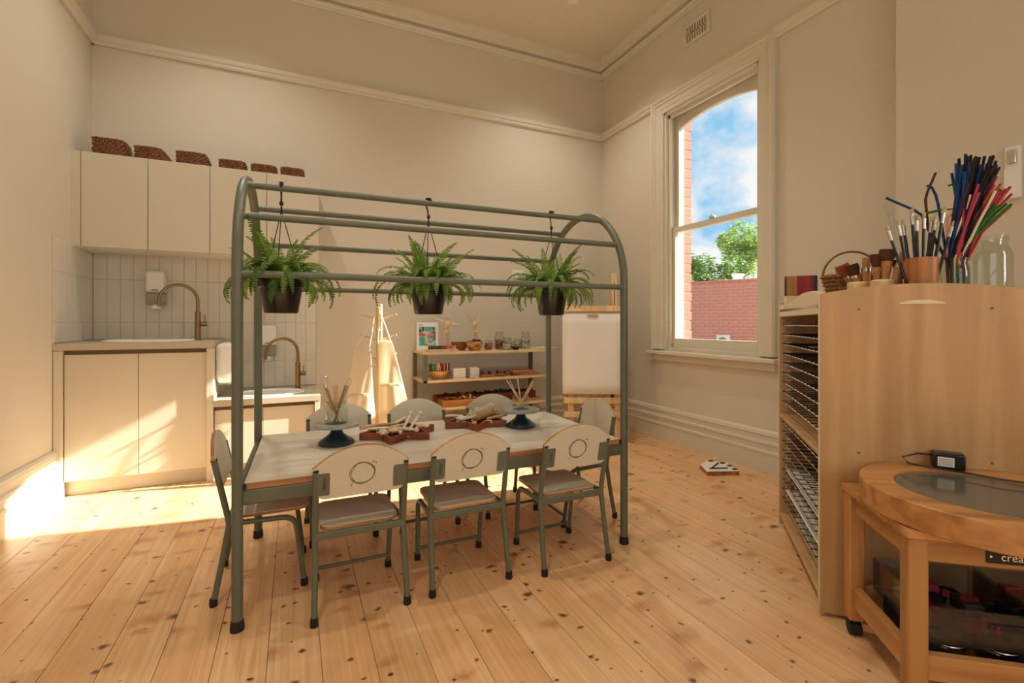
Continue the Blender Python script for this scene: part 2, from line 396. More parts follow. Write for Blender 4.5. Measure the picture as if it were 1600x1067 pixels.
# walls
wl_ = MB().box(XL-.1, XL, YF-.2, -1.4, 0, ZC+.1).box(XL-.1, XL, -1.4, -.5, 2.15, ZC+.1).box(XL-.1, XL, -.5, YB+.1, 0, ZC+.1).build('wall_left', M['wall'], smooth=0); struct(wl_, 'plain beige left wall beside the cupboards', 'wall')  # unseen door opening behind the camera, added to let in fill light
wb_ = MB().box(XL, XR, YB, YB+.1, 0, ZC+.1).build('wall_back', M['wall']); struct(wb_, 'long beige back wall behind the kitchenette', 'wall')
W1 = (2.305, 3.252, .80, 2.885); W2 = (-1.62, -.68, .80, 2.885); W3 = (-.35, 1.45, .80, 2.885)
b = MB()
def holed(b, lo, hi, holes, put):
    c = lo
    for (a0, a1, z0, z1) in holes:
        put(c, a0, 0, ZC+.1); put(a0, a1, 0, z0); put(a0, a1, z1, ZC+.1); c = a1
    put(c, hi, 0, ZC+.1)
holed(b, YF-.2, YB+.1, [W2, W1], lambda a, c, z0, z1: b.box(XR, XR+.30, a, c, z0, z1))
wr_ = b.build('wall_right', M['wall'], smooth=0); struct(wr_, 'beige right wall with the tall sash window', 'wall')
b = MB()
holed(b, XL, XR, [W3], lambda a, c, z0, z1: b.box(a, c, YF-.2, YF, z0, z1))
wf_ = b.build('wall_front', M['wall'], smooth=0); struct(wf_, 'beige wall behind the camera with an added wide window', 'wall')
wc_ = MB().box(CBX, XR, -.30, CBY, 0, ZC).build('wall_chimney_breast', M['wall']); struct(wc_, 'projecting beige chimney breast behind the drying rack', 'wall')
ce_ = MB().box(XL-.1, XR+.3, YF-.2, YB+.1, ZC, ZC+.1).build('ceiling', M['ceil']); struct(ce_, 'beige plaster ceiling with moulded cornice', 'ceiling')

# mouldings
SK = [(0,0),(.025,0),(.025,.125),(.031,.131),(.031,.147),(.022,.152),(.022,.185),(.031,.195),(.029,.212),(.018,.217),(.018,.248),(.025,.256),(.020,.278),(.008,.29),(0,.29)]
PR = [(0,2.962),(.018,2.962),(.026,2.975),(.026,2.990),(.034,2.998),(.040,3.018),(.040,3.030),(.012,3.036),(0,3.036)]
CO = [(0,3.612),(.018,3.612),(.024,3.622),(.024,3.632),(.030,3.636),(.038,3.650),(.038,3.660),(.014,3.664),(.014,3.684),(.052,3.686),(.060,3.697),
      (.075,3.703),(.112,3.722),(.116,3.730),(.135,3.733),(.137,ZC),(0,ZC)]
Z = (0, 0, 1)
def run(name, prof, p0, p1, A, label, cat, m='trim'):
    o = MB().sweep(prof, p0, p1, A, Z).build(name, M[m], smooth=25); struct(o, label, cat); return o
run('baseboard_left', SK, (XL, -.5, 0), (XL, 3.62, 0), (1,0,0), 'tall moulded skirting along the left wall', 'baseboard')
run('baseboard_back', SK, (.17, YB, 0), (XR, YB, 0), (0,-1,0), 'tall moulded skirting along the back wall', 'baseboard')
run('baseboard_right', SK, (XR, CBY, 0), (XR, YB, 0), (-1,0,0), 'tall moulded skirting under the sash window', 'baseboard')
run('baseboard_chimney', SK, (CBX, -.3, 0), (CBX, CBY, 0), (-1,0,0), 'tall moulded skirting along the chimney breast', 'baseboard')
run('trim_1', PR, (XL, YF, 0), (XL, YB, 0), (1,0,0), 'picture rail moulding on the left wall', 'picture rail')
run('trim_2', PR, (XL, YB, 0), (XR, YB, 0), (0,-1,0), 'picture rail moulding across the back wall', 'picture rail')
run('trim_3', PR, (XR, 3.392, 0), (XR, YB, 0), (-1,0,0), 'short picture rail between window and room corner', 'picture rail')
run('trim_4', PR, (XR, CBY, 0), (XR, 2.19, 0), (-1,0,0), 'picture rail moulding right of the window', 'picture rail')
run('trim_5', PR, (CBX, -.3, 0), (CBX, CBY, 0), (-1,0,0), 'picture rail moulding on the chimney breast', 'picture rail')
run('trim_6', CO, (XL, YF, 0), (XL, YB, 0), (1,0,0), 'ceiling cornice above the left wall', 'cornice')
run('trim_7', CO, (XL, YB, 0), (XR, YB, 0), (0,-1,0), 'ceiling cornice above the back wall', 'cornice')
run('trim_8', CO, (XR, CBY, 0), (XR, YB, 0), (-1,0,0), 'ceiling cornice above the window wall', 'cornice')
run('trim_9', CO, (CBX, -.3, 0), (CBX, CBY, 0), (-1,0,0), 'ceiling cornice above the chimney breast', 'cornice')

# sash windows: local x along the wall, y outward, origin on the inner wall face under the opening's middle
def sash_window(name, loc, rotz, w, z0, z1, label, arch=True, stool=True):
    root = thing(name, label, 'window', loc, rotz); root['kind'] = 'structure'
    h = w/2
    prof = [(-.0, 0), (.0, .012), (.012, .018), (.030, .018), (.038, .024), (.075, .024), (.082, .034), (.100, .036), (.108, .046), (.128, .046), (.138, .030), (.138, 0)]
    b = MB(); vs = []; fs = []
    for a, pz in prof:
        vs += [(-h-a, -pz, z0), (-h-a, -pz, z1+a), (h+a, -pz, z1+a), (h+a, -pz, z0)]
    for i in range(len(prof)-1):
        for j in range(3): fs.append((i*4+j, i*4+j+1, (i+1)*4+j+1, (i+1)*4+j))
    b.add(vs, fs); b.build('architrave', M['trim'], root, smooth=25)
    b = MB()                                                   # box frame lining the opening
    for s in (-1, 1): b.box(s*h-(.02 if s > 0 else 0), s*h+(.02 if s < 0 else 0), 0, .21, z0, z1)
    b.box(-h, h, 0, .21, z1-.02, z1); b.box(-h, h, .02, .24, z0, z0+.02)
    b.build('window_frame', M['trim'], root, bevel=.002)
    b = MB()
    for s in (-1, 1): b.box(s*(h-.03)-.012, s*(h-.03)+.012, .03, .055, z0, z1-.02)
    b.box(-h, h, .03, .055, z1-.05, z1-.02); b.build('stop_bead', M['trim'], root)
    zm = 1.86; st = .047; i = h-.02
    def sash(nm, y0, y1, a0, a1, bot, top, arched):
        b = MB()
        b.box(-i, -i+st, y0, y1, a0, a1); b.box(i-st, i, y0, y1, a0, a1); b.box(-i+st, i-st, y0, y1, a0, a0+bot)
        if arched:
            n = 14; poly = [(-i+st, a1), (i-st, a1)]
            for k in range(n+1):
                t = 1-2*k/n; poly.append(((i-st)*t, a1-.125+.06*(1-t*t)))
            b.prism(poly, -y1, -y0, Matrix.Rotation(R(90), 4, 'X'))
        else: b.box(-i+st, i-st, y0, y1, a1-top, a1)
        s_ = b.build(nm, M['trim'], root, bevel=.003)
        MB().box(-i+st-.005, i-st+.005, (y0+y1)/2-.002, (y0+y1)/2+.002, a0+bot-.005, a1-(.06 if arched else top)+.005).build('pane', M['pane'], s_, smooth=0)
        return s_
    sash('lower_sash', .06, .10, z0+.018, zm+.012, .08, .045, False)
    us = sash('upper_sash', .105, .145, zm-.03, z1-.02, .045, .05, arch)
    MB().box(-.025, .025, .052, .075, zm+.012, zm+.03).cyl((0, .06, zm+.03), (0, .06, zm+.042), .008).build('sash_lock', M['trim'], us, bevel=.002)
    if stool:
        b = MB().box(-h-.165, h+.165, -.075, .03, z0-.045, z0-.012); b.build('window_sill', M['trim'], root, bevel=.008, seg=3)
        b = MB().box(-h-.14, h+.14, -.03, 0, z0-.10, z0-.045).box(-h-.15, -h-.125, -.05, 0, z0-.10, z0-.045).box(h+.125, h+.15, -.05, 0, z0-.10, z0-.045)
        b.build('apron_moulding', M['trim'], root, bevel=.006)
    return root
win1 = sash_window('window_1', (XR, (W1[0]+W1[1])/2, 0), R(-90), W1[1]-W1[0], W1[2], W1[3], 'tall cream sash window looking onto the brick yard')
sash_window('window_2', (XR, (W2[0]+W2[1])/2, 0), R(-90), W2[1]-W2[0], W2[2], W2[3], 'unseen assumed sash window beyond the chimney breast')  # unseen window, assumed as a daylight source
sash_window('window_3', ((W3[0]+W3[1])/2, YF, 0), R(180), W3[1]-W3[0], W3[2], W3[3], 'wide unseen sash window added behind the camera', False)  # unseen window added as a source of fill
# brick reveal outside the sash window
bk = MB().box(-.0, .10, -.11, .0, 0, .076).mesh('brick'); bk.materials.append(M['brick'])
z = .80; i = 0
while z < 2.85:
    for yy, s in ((W1[1], 1), (W1[0], -1)):
        o = link('brick', bk, None, wr_, .003, seg=1); o.location = (3.196+(.006 if i % 2 else 0), yy+(.105 if s > 0 else .005), z)
    z += .086; i += 1

# ------------------------------------------------------------------ outside the window
g = MB().box(3.3, 60, -40, 60, -.6, -.5).build('yard_ground', M['ground']); struct(g, 'grey yard ground outside the window')
gw_az = R(-24.3); e1 = Vector((-math.sin(R(24.3)), math.cos(R(24.3)), 0))
gw = thing('garden_wall', 'red brick garden wall seen through the sash window', 'brick wall', at_y(1130, 505, 9.03)-Vector((0, 0, 1.03+.5)), math.atan2(e1.y, e1.x))
MB().box(-4.5, 4.5, -.10, .10, 0, 2.60).build('mortar_core', M['mortar'], gw)
cop = MB().box(-4.5, 4.5, -.125, .125, 2.60, 2.66).build('coping', M['brick'], gw, bevel=.01)
bm_ = MB().box(0, .23, -.0, .108, 0, .076).mesh('brick'); bm_.materials.append(M['brick'])
far = MB()
for r_ in range(30):
    zz = .03+r_*.086
    for c_ in range(-18, 18):
        xx = c_*.24+(.12 if r_ % 2 else 0)
        if r_ >= 11 and -7 <= c_ < 7:
            o = link('brick', bm_, None, gw); o.location = (xx, .0, zz)
        elif -4.45 < xx < 4.2: far.box(xx, xx+.23, 0, .108, zz, zz+.076)
tag(far.build('bricks_farther_along', M['brick'], gw, smooth=0), kind='stuff')
vt = thing('roof_vent', 'white square roof vent standing behind the garden wall', 'vent', at_y(1153, 505, 10.1)-Vector((0, 0, 1.5)), 0)
p = at_y(1153, 431, 10.1)
MB().box(-.10, .10, -.10, .10, 0, p.z+.45).build('flue', M['white'], vt); MB().box(-.13, .13, -.13, .13, p.z+.45, p.z+.53).build('cowl', M['white'], vt, bevel=.02)
mb = at_y(1133, 528, 8.9)
mt = thing('meter_box', 'small white electrical box low on the garden wall', 'meter box', mb-Vector((.06, .02, .12)), math.atan2(e1.y, e1.x)-R(0))
MB().box(-.17, .17, .0, .12, -.22, .20).build('case', M['white'], mt, bevel=.02); MB().cyl((0, .12, .06), (0, .15, .06), .09, n=16).build('dial', M['smoke'], mt)

def tree(name, label, base, height, rx, rz, n, seed, cat='tree'):
    r = random.Random(seed); root = thing(name, label, cat, base)
    b = MB(); b.tube([(0,0,0), (.05,.02,height*.4), (0,.05,height*.8)], [.14, .10, .04], 8)
    for k in range(7):
        a = r.uniform(0, 6.28); z0 = height*r.uniform(.35, .7); b.tube([(0,0,z0), (math.cos(a)*rx*.6, math.sin(a)*rx*.6, z0+rz*.5)], [.05, .015], 6)
    b.build('trunk', M['bark'], root)
    cl = [(Vector((r.uniform(-1,1)*rx*.7, r.uniform(-1,1)*rx*.7, height-rz+r.uniform(-.7,.8)*rz)), r.uniform(.28,.5)*rx) for _ in range(16)]
    b = MB()
    for k in range(n):
        c, rr = r.choice(cl); d = Vector((r.gauss(0,1), r.gauss(0,1), r.gauss(0,1))).normalized()*rr*r.uniform(.6,1.05)
        q = Matrix.Translation(c+d) @ Matrix.Rotation(r.uniform(0,6.28), 4, 'Z') @ Matrix.Rotation(r.uniform(-1,1), 4, 'X'); s_ = r.uniform(.05, .10)
        b.add([(-s_,0,0),(0,-s_*.5,.01),(s_,0,0),(0,s_*.5,.01)], [(0,1,2,3)], q)
    b.build('crown', M['tleaf'], root, smooth=0)
def ground_at(u, dist): 
    o = (u-CU)/F; return Vector((dist*(sn+o*cs), dist*(cs-o*sn), -.5))
tree('tree', 'tall light green tree rising behind the garden wall', ground_at(1158, 19), 5.4, 1.15, 1.2, 5200, 3)
tree('tree', 'low dark green bushy tree left of the tall tree', ground_at(1098, 17), 3.9, 1.1, .75, 4600, 5)
tree('tree', 'green tree partly hidden behind the window jamb', ground_at(1262, 16), 4.6, 1.2, 1.2, 3600, 8)

# ------------------------------------------------------------------ fittings on walls and ceiling
vent = thing('wall_vent', 'cream plaster air vent with slots above the window', 'vent', (XR, 2.877, 3.42), R(-90))
MB().box(-.14, .14, -.018, 0, -.088, -.062).box(-.14, .14, -.018, 0, .062, .088).box(-.14, -.112, -.018, 0, -.062, .062).box(.112, .14, -.018, 0, -.062, .062).build('frame', M['trim'], vent, bevel=.006)
b = MB()
for k in range(9):
    xx = -.104+k*.026; b.box(xx-.007, xx+.007, -.010, 0, -.062, .062)
b.box(-.112, .112, -.010, 0, -.007, .007); b.build('grille', M['trim'], vent)
MB().box(-.112, .112, -.003, 0, -.062, .062).build('backing', M['soil'], vent)  # dark sheet stands in for the shade behind the grille
for (dx, dy, lab) in ((2.126, 3.39, 'recessed round ceiling downlight near the window corner'), (-.4, 3.3, 'recessed ceiling downlight above the kitchenette'),
                      (.86, 1.9, 'unseen recessed downlight added over the long table'), (-.4, .6, 'recessed ceiling downlight over the camera side')):  # the one over the table is unseen, added for top light
    t = thing('ceiling_downlight', lab, 'downlight', (dx, dy, ZC))
    MB().lathe([(.034, -.001), (.048, -.001), (.05, -.006), (.036, -.008)], 24).build('trim_ring', M['white'], t)
    MB().lathe([(.001, -.004), (.034, -.004), (.034, -.006), (.001, -.006)], 24).build('lens', M['lamp'], t)
    ld = bpy.data.lights.new('downlight_beam', 'SPOT'); ld.energy = 62; ld.color = (1, .93, .82); ld.spot_size = R(120); ld.spot_blend = .8; ld.shadow_soft_size = .04
    lo = bpy.data.objects.new('downlight_beam', ld); C.objects.link(lo); lo.parent = t; lo.location = (0, 0, -.02)
gp = thing('power_outlet', 'white double power outlet on the back wall', 'outlet', (1.985, YB, 1.513))
MB().box(-.058, .058, -.010, 0, -.037, .037).build('faceplate', M['white'], gp, bevel=.004)
for s in (-1, 1):
    MB().box(s*.03-.008, s*.03-.004, -.0115, -.009, -.014, .0).box(s*.03+.004, s*.03+.008, -.0115, -.009, -.014, 0).box(s*.03-.002, s*.03+.002, -.0115, -.009, -.026, -.018).build('socket', M['smoke'], gp)
    MB().box(s*.03-.007, s*.03+.007, -.014, -.009, .014, .026).build('rocker', M['white'], gp, bevel=.001)
ws = thing('wall_switch', 'white wall control box with chrome rocker beside the glass jars', 'switch', (CBX, .964, 1.687), R(-90))
MB().box(-.026, .026, -.022, 0, -.115, .115).build('case', M['white'], ws, bevel=.005); MB().box(-.026, .026, -.030, -.022, -.115, .02).build('cover', M['white'], ws, bevel=.004)
MB().box(-.016, .016, -.034, -.022, .035, .095).build('rocker', M['chrome'], ws, bevel=.004)

# splashback tiles, each a piece of the wall behind it
tcache = {}
def tile(parent, w, h, loc, rotz=0):
    k = (round(w, 4), round(h, 4))
    if k not in tcache:
        me = MB().box(.0007, w-.0007, -.006, 0, .0007, h-.0007).mesh('tile'); me.materials.append(M['tile']); tcache[k] = me
    o = link('tile', tcache[k], None, parent, .0018, seg=1); o.location = loc; o.rotation_euler = (0, 0, rotz)
rows_z = [.429, .732, 1.035, 1.338, 1.641]
def rows(lo, hi):
    out = []
    for a, b_ in zip(rows_z[:-1], rows_z[1:]):
        if b_ > lo and a < hi: out.append((max(a, lo), min(b_, hi)))
    return out
sb_ = MB().box(XL+.0042, .165, YB-.004, YB, .50, 1.53).build('trim_10', M['grout']); struct(sb_, 'white stacked tile splashback behind the basins', 'splashback')
sl_ = MB().box(XL, XL+.004, 3.60, YB, .90, 1.535).build('trim_11', M['grout']); struct(sl_, 'white tile splashback return on the left wall', 'splashback')
x = XL+.009
while x < .164:
    w = min(.075, .165-x)
    for a, b_ in rows(.915 if x < -.5 else .53, 1.528): tile(sb_, w, b_-a, (x, YB-.003, a))
    x += .075
y = 3.60
while y < YB-.012:
    w = min(.075, YB-.01-y)
    for a, b_ in rows(.915, 1.535): tile(sl_, w, b_-a, (XL+.003, y, a), R(90))
    y += .075

# ------------------------------------------------------------------ kitchenette
YFr = 3.62
def base_unit(name, label, x0, x1, ztop, doors, kick_x0):
    t = thing(name, label, 'cabinet', ((x0+x1)/2, 3.9, 0)); ox, oy = (x0+x1)/2, 3.9
    MB().box(x0-ox+.004, x1-ox-.004, YFr+.045-oy, YB-oy-.012, .09, ztop-.042).build('body', M['cab'], t)
    MB().box(kick_x0-ox, x1-ox-.004, YFr+.06-oy, YFr+.09-oy, 0.001, .092).build('kickboard', M['cab'], t)
    MB().box(x0-ox+.01, x1-ox-.01, YFr+.028-oy, YFr+.046-oy, ztop-.072, ztop-.042).build('finger_channel', M['channel_shade'], t)
    for a, c in doors: MB().box(a-ox+.0015, c-ox-.0015, YFr+.012-oy, YFr+.032-oy, .094, ztop-.068).build('door', M['cab'], t, bevel=.0012)
    return t
c1 = base_unit('base_cabinet', 'tall beige base cabinet with two flat doors by the left wall', XL, -.48, .91, [(-1.232, -.878), (-.878, -.518)], XL+.03)
c1x = (XL-.48)/2
MB().box(XL+.003-c1x, -1.235-c1x, 3.605-3.9, 3.65-3.9, 0, .868).build('end_panel', M['cab'], c1, bevel=.001)
MB().box(-.516-c1x, -.48-c1x, 3.605-3.9, YB-.012-3.9, .0, .868).build('end_panel', M['cab'], c1, bevel=.001)
c2 = base_unit('base_cabinet', 'low child-height base cabinet with two flat doors', -.478, .165, .525, [(-.476, -.194), (-.194, .128)], -.478)
MB().box(.130-(-.1565), .165-(-.1565), 3.605-3.9, YB-.012-3.9, 0, .483).build('end_panel', M['cab'], c2, bevel=.001)
tag(MB().box(XL+.001, -.48, 3.60, YB-.010, .87, .91).build('worktop', M['worktop'], bevel=.002), 'stone coloured worktop on the tall cabinet', 'worktop')
tag(MB().box(-.479, .166, 3.60, YB-.010, .485, .525).build('worktop', M['worktop'], bevel=.002), 'stone coloured worktop on the low cabinet', 'worktop')
ux = [-1.225, -.8805, -.531, -.182, .169]
for i, lab in ((0, 'beige wall cabinet with two doors in the left corner'), (2, 'beige wall cabinet with two doors behind the arched frame')):
    x0, x1 = (XL if i == 0 else ux[2]), ux[i+2]; ox = (x0+x1)/2
    t = thing('wall_cabinet', lab, 'cabinet', (ox, 4.02, 1.517))
    MB().box(x0-ox, x1-ox, 3.868-4.02, YB-.001-4.02, .014, .600).build('body', M['cab'], t)
    MB().box(x0-ox, x1-ox, 3.868-4.02, YB-.001-4.02, 0, .014).build('bottom_panel', M['white'], t)
    if i == 0: MB().box(x0-ox, ux[0]-ox-.0015, 3.85-4.02, 3.868-4.02, 0, .601).build('filler_strip', M['cab'], t)
    for j in (i, i+1): MB().box(ux[j]-ox+.002, ux[j+1]-ox-.002, 3.85-4.02, 3.868-4.02, 0, .601).build('door', M['cab'], t, bevel=.0012)

def basin(label, c, sx, sy):
    t = thing('sink_basin', label, 'sink', c)
    MB().lathe([(.30, 0), (.50, 0), (.505, .006), (.49, .012), (.455, .012), (.44, .004), (.30, .003)], 48, sx=sx, sy=sy).build('rim', M['ceramic'], t)
    MB().lathe([(.441, .004), (.40, .0005), (.05, .0005), (.05, .0008), (.40, .0018), (.441, .006)], 48, sx=sx, sy=sy).build('bowl', M['ceramic'], t)
    MB().lathe([(.001, .001), (.022, .001), (.022, .004), (.001, .005)], 20).build('drain', M['brass'], t)
basin('white oval basin set in the tall worktop', (-.87, 3.86, .91), .50, .40)
basin('white oval basin set in the low worktop', (-.16, 3.83, .525), .46, .36)
def tap(label, loc, rotz):
    t = thing('tap', label, 'tap', loc, rotz)
    MB().lathe([(.024, 0), (.024, .004), (.018, .006), (.018, .20), (.015, .203)], 20).build('body', M['brass'], t)
    pts = [(0, 0, .20), (0, 0, .275)]+[(-.112+.112*math.cos(a), 0, .275+.115*math.sin(a)) for a in [R(15*k) for k in range(1, 13)]]+[(-.224, 0, .235)]
    MB().tube(pts, .0105, 12).build('spout', M['brass'], t)
    h = MB().cyl((.016, 0, .115), (.055, 0, .115), .017, n=16).build('handle', M['brass'], t, bevel=.002)
    MB().tube([(.042, 0, .125), (.042, 0, .18)], .004, 8).build('lever', M['brass'], h)
tap('brushed brass gooseneck tap on the tall worktop', (-.628, 4.02, .91), R(14))
tap('brushed brass gooseneck tap on the low worktop', (.025, 4.02, .525), R(14))
def soap(label, loc):
    t = thing('soap_dispenser', label, 'soap dispenser', loc)
    def rr(w, z0, z1, d, nm, m, rad=.02): MB().box(-w/2, w/2, -d, 0, z0, z1).build(nm, m, t, bevel=rad, seg=4)
    rr(.112, .0, .155, .10, 'cover', M['white']); rr(.108, -.085, .0, .095, 'tank', M['smoke'], .012)
    MB().lathe([(.026, -.118), (.03, -.115), (.03, -.085), (.02, -.083)], 16, (0, -.055, 0)).build('nozzle', M['white'], t)
    MB().box(-.02, .02, -.1015, -.0995, .012, .022).build('badge', M['smoke'], t)
soap('white soap dispenser on the tiles behind the tall basin', (-.896, YB-.012, 1.247))
soap('white soap dispenser on the tiles behind the low basin', (-.184, YB-.012, .86))
tw = thing('towel_dispenser', 'white rounded paper towel dispenser on the cabinet side', 'towel dispenser', (-.48, 3.83, .62))
MB().box(.001, .125, -.15, .15, .02, .275).build('cover', M['white'], tw, bevel=.035, seg=5); MB().box(.001, .126, -.12, .12, .0, .11).build('window_panel', M['ceramic'], tw, bevel=.03, seg=4)
MB().box(.012, .09, -.11, .11, -.004, .004).build('paper_slot', M['smoke'], tw)

# wicker baskets along the top of the wall cabinets
def basket(u0, u1, v1, h, slope, lab):
    p0, p1 = at_y(u0, v1, 3.875), at_y(u1, v1, 3.875); w = p1.x-p0.x
    t = thing('wicker_basket', lab, 'basket', (p0.x+w/2, 3.98, 2.119), 0, 'baskets on the wall cabinets')
    nl = 9
    for nm, lo, hi in (('body', 0, h*.72), ('lid', h*.72, h)):
        b = MB(); kk = max(2, round(nl*(hi-lo)/h)); rad = (hi-lo)/kk/2
        for k in range(kk):
            z = lo+rad+k*2*rad; f = z/h; xr = w/2-slope*w*max(0, f-.25)**1.3; xl = -w/2+.004*math.sin(k*2); pts = []
            n = 44; cx, hw, hd = (xl+xr)/2, (xr-xl)/2, .095
            for j in range(n):
                a = 2*math.pi*j/n; ca, sa = math.cos(a), math.sin(a); s_ = (abs(ca)**6+abs(sa)**6)**(-1/6)
                wob = .0045*(1 if (j+k) % 2 else -1); pts.append((cx+(hw+wob-rad)*ca*s_, (hd+wob-rad)*sa*s_, z))
            b.tube(pts, rad*1.08, 5, closed=True)
        b.box(-w/2+.01, w/2-.01-slope*w*.8*(hi/h), -.08, .08, lo+.004, hi-.006)
        b.build(nm, M['wicker'], t, smooth=60)
basket(140, 196, 240, .115, .12, 'largest dark wicker basket at the left end of the cabinets')
basket(207, 264, 248, .092, .34, 'dark wicker basket with sloping side, second from the left')
basket(273, 327, 255, .093, .18, 'reddish wicker basket above the middle cabinet door')
basket(341, 384, 263, .072, .05, 'square dark wicker basket left of the arch post')
basket(392, 433, 268, .068, .05, 'dark wicker basket just above the arch')
basket(439, 476, 273, .070, .05, 'small wicker basket nearest the cabinet end')
# ================================================================== TABLE UNDER THE ARCHED FRAME
TC, TR = Vector((.622, 2.19, 0)), R(-1.2); TL, TD = 1.577, .755
ft = thing('arched_table', 'long child table inside a sage green arched tube frame', 'table', TC, TR)
hx, hy, tz = TL/2, TD/2, .49
RA = .372; zc = 1.228
for s in (-1, 1):
    pts = [(s*hx, -hy, .02), (s*hx, -hy, .7), (s*hx, -hy, zc-.05)]
    for k in range(0, 25):
        a = math.pi*(1-k/24); pts.append((s*hx, hy*math.cos(a), zc+RA*math.sin(a)))
    pts += [(s*hx, hy, zc-.05), (s*hx, hy, .7), (s*hx, hy, .02)]
    MB().tube(pts, .0175, 16).build('arch_frame', M['sage'], ft, smooth=60)
    for t_ in (-1, 1):
        MB().lathe([(.021, 0), (.0225, .006), (.020, .034), (.0178, .036)], 16, (s*hx, t_*hy, .0)).build('foot_cap', M['black'], ft)
for th in (0, 28, 58, 122, 152, 180):
    yy, zz = -hy*math.cos(R(th)), zc+RA*math.sin(R(th))-(.03 if th in (0, 180) else 0)
    MB().cyl((-hx, yy, zz), (hx, yy, zz), .0125, n=14).build('rail', M['sage'], ft)
ix = hx-.02
cr = .02
MB().box(-ix, ix, -hy+.004, hy-.004, tz-.0015, tz).build('table_top', M['tabletop'], ft)
MB().box(-ix, ix, -hy+.003, hy-.003, tz-.024, tz-.0015).build('top_edge', M['ply'], ft, bevel=.002)
for s in (-1, 1):
    MB().box(-hx, hx, s*(hy-.012)-.012, s*(hy-.012)+.012, tz-.076, tz-.0245).build('apron_rail', M['sage'], ft, bevel=.006)
    MB().box(s*hx-.012, s*hx+.012, -hy, hy, tz-.076, tz-.0245).build('apron_rail', M['sage'], ft, bevel=.006)
    for t_ in (-1, 1): MB().cyl((s*(hx-.021), t_*(hy+.0), tz-.02), (s*(hx-.021), t_*(hy+.0), tz-.004), .006, n=8).build('corner_cap', M['black'], ft)

# ------------------------------------------------------------------ chairs (local: faces +y)
def make_chair():
    t = thing('child_chair', 'x', 'chair')
    for s in (-1, 1):
        MB().tube([(s*.158, -.152, .015), (s*.155, -.125, .16), (s*.153, -.104, .285), (s*.153, -.107, .31), (s*.152, -.152, .525)], .0108, 12).build('rear_leg', M['sage'], t, smooth=60)
        pts = [(s*.142, .150, .015), (s*.146, .128, .20)]
        for k in range(1, 8):
            a = R(90*k/7); pts.append((s*.147, .075+.048*math.cos(a), .232+.048*math.sin(a)))
        pts += [(s*.150, -.02, .285), (s*.153, -.104, .288)]
        MB().tube(pts, .0100, 12).build('front_leg', M['sage'], t, smooth=60)
        for fx, fy in ((.158, -.153), (.142, .151)):
            MB().lathe([(.0130, 0), (.0142, .004), (.0128, .028), (.011, .029)], 12, (s*fx, fy, 0)).build('foot_cap', M['black'], t)
        MB().cyl((s*.152, -.152, .525), (s*.152, -.1535, .532), .0112, n=12).build('post_cap', M['black'], t)
    MB().box(-.153, .153, -.115, -.100, .270, .297).build('seat_rail', M['sage'], t, bevel=.004)
    MB().cyl((-.1435, .146, .052), (.1435, .146, .052), .0075, n=10).build('stretcher', M['sage'], t)
    # seat
    def rrect(x0, x1, y0, y1, r, n=5):
        p = []
        for cx, cy, a0 in ((x1-r, y1-r, 0), (x0+r, y1-r, 90), (x0+r, y0+r, 180), (x1-r, y0+r, 270)):
            for k in range(n+1): a = R(a0+90*k/n); p.append((cx+r*math.cos(a), cy+r*math.sin(a)))
        return p
    sp = rrect(-.136, .136, -.098, .165, .035)
    st = MB().prism(sp, .297, .3075).build('seat', M['ply'], t)
    MB().prism(sp, .3075, .3095).build('seat_laminate', M['lam'], st)
    # backrest: arched plywood panel leaning with the posts
    half = .1635; pol = []
    z0, zs, zt = .425, .528, .612
    for cx, a0 in ((-half+.040, 180), (half-.040, 270)):
        for k in range(7): a = R(a0+90*k/6); pol.append((cx+.024*math.cos(a) if False else cx+.026*math.cos(a), z0+.026+.026*math.sin(a)))
    pol.append((half-.014, zs-.012)); pol.append((half, zs+.006))
    n = 20
    for k in range(n+1):
        a = 1-2*k/n; rr = zt-(zs+.012); pol.append((half*a, zs+.012+rr*(1-abs(a)**2.1)))
    pol.append((-half, zs+.006)); pol.append((-half+.014, zs-.012))
    L = Matrix.Translation((0, -.107, .31)) @ Matrix.Rotation(math.atan2(.045, .215), 4, 'X') @ Matrix.Translation((0, 0, -.31)) @ Matrix.Rotation(R(90), 4, 'X')
    # after rotation X 90: (x, y=h, z) -> (x, -z, h)
    bk = MB().prism(pol, -.006, .006, L).build('backrest', M['ply'], t)
    MB().prism([(a*.992, z) for a, z in pol], .006, .0072, L).build('rear_laminate', M['lam'], bk)
    MB().prism([(a*.992, z) for a, z in pol], -.0072, -.006, L).build('front_laminate', M['lam'], bk)
    for s in (-1, 1):
        MB().prism(rrect(s*.128-.020, s*.128+.020, .440, .523, .006, 3), .0072, .0092, L).build('bracket', M['plate'], bk)
    tx = text_mesh('STALEX', .0135)
    o = link('lettering', tx, M['letter'], bk); o.matrix_local = L @ Matrix.Translation((-.127, .482, .0096)) @ Matrix.Rotation(R(-90), 4, 'Z')
    b = MB()
    for q, (rx, ry, ph) in enumerate(((.043, .041, 0), (.038, .040, .9), (.041, .038, 2.2))):
        pts = [(.002*math.sin(q*2)+rx*math.cos(a)*(1+.03*math.sin(2*a+ph)), .508+ry*math.sin(a)*(1+.03*math.cos(3*a+ph)), .0078) for a in [2*math.pi*k/40 for k in range(40)]]
        b.tube(pts, .0009, 5, closed=True)
    for sx_, cz, a in ((.033, .546, .9), (.041, .543, .2), (-.035, .470, 3.6)):
        b.tube([(sx_-.002*math.cos(a), cz-.004*math.sin(a), .0078), (sx_+.004*math.cos(a)+.002, cz+.006*math.sin(a), .0078), (sx_+.006*math.cos(a), cz+.007*math.sin(a)-.004, .0078)], .0012, 5)
    ob = b.build('ring_emblem', M['ink'], bk); ob.data.transform(L); tag(ob, 'thin brown scribbled ring drawn on the rear face')
    return t
ch = make_chair()
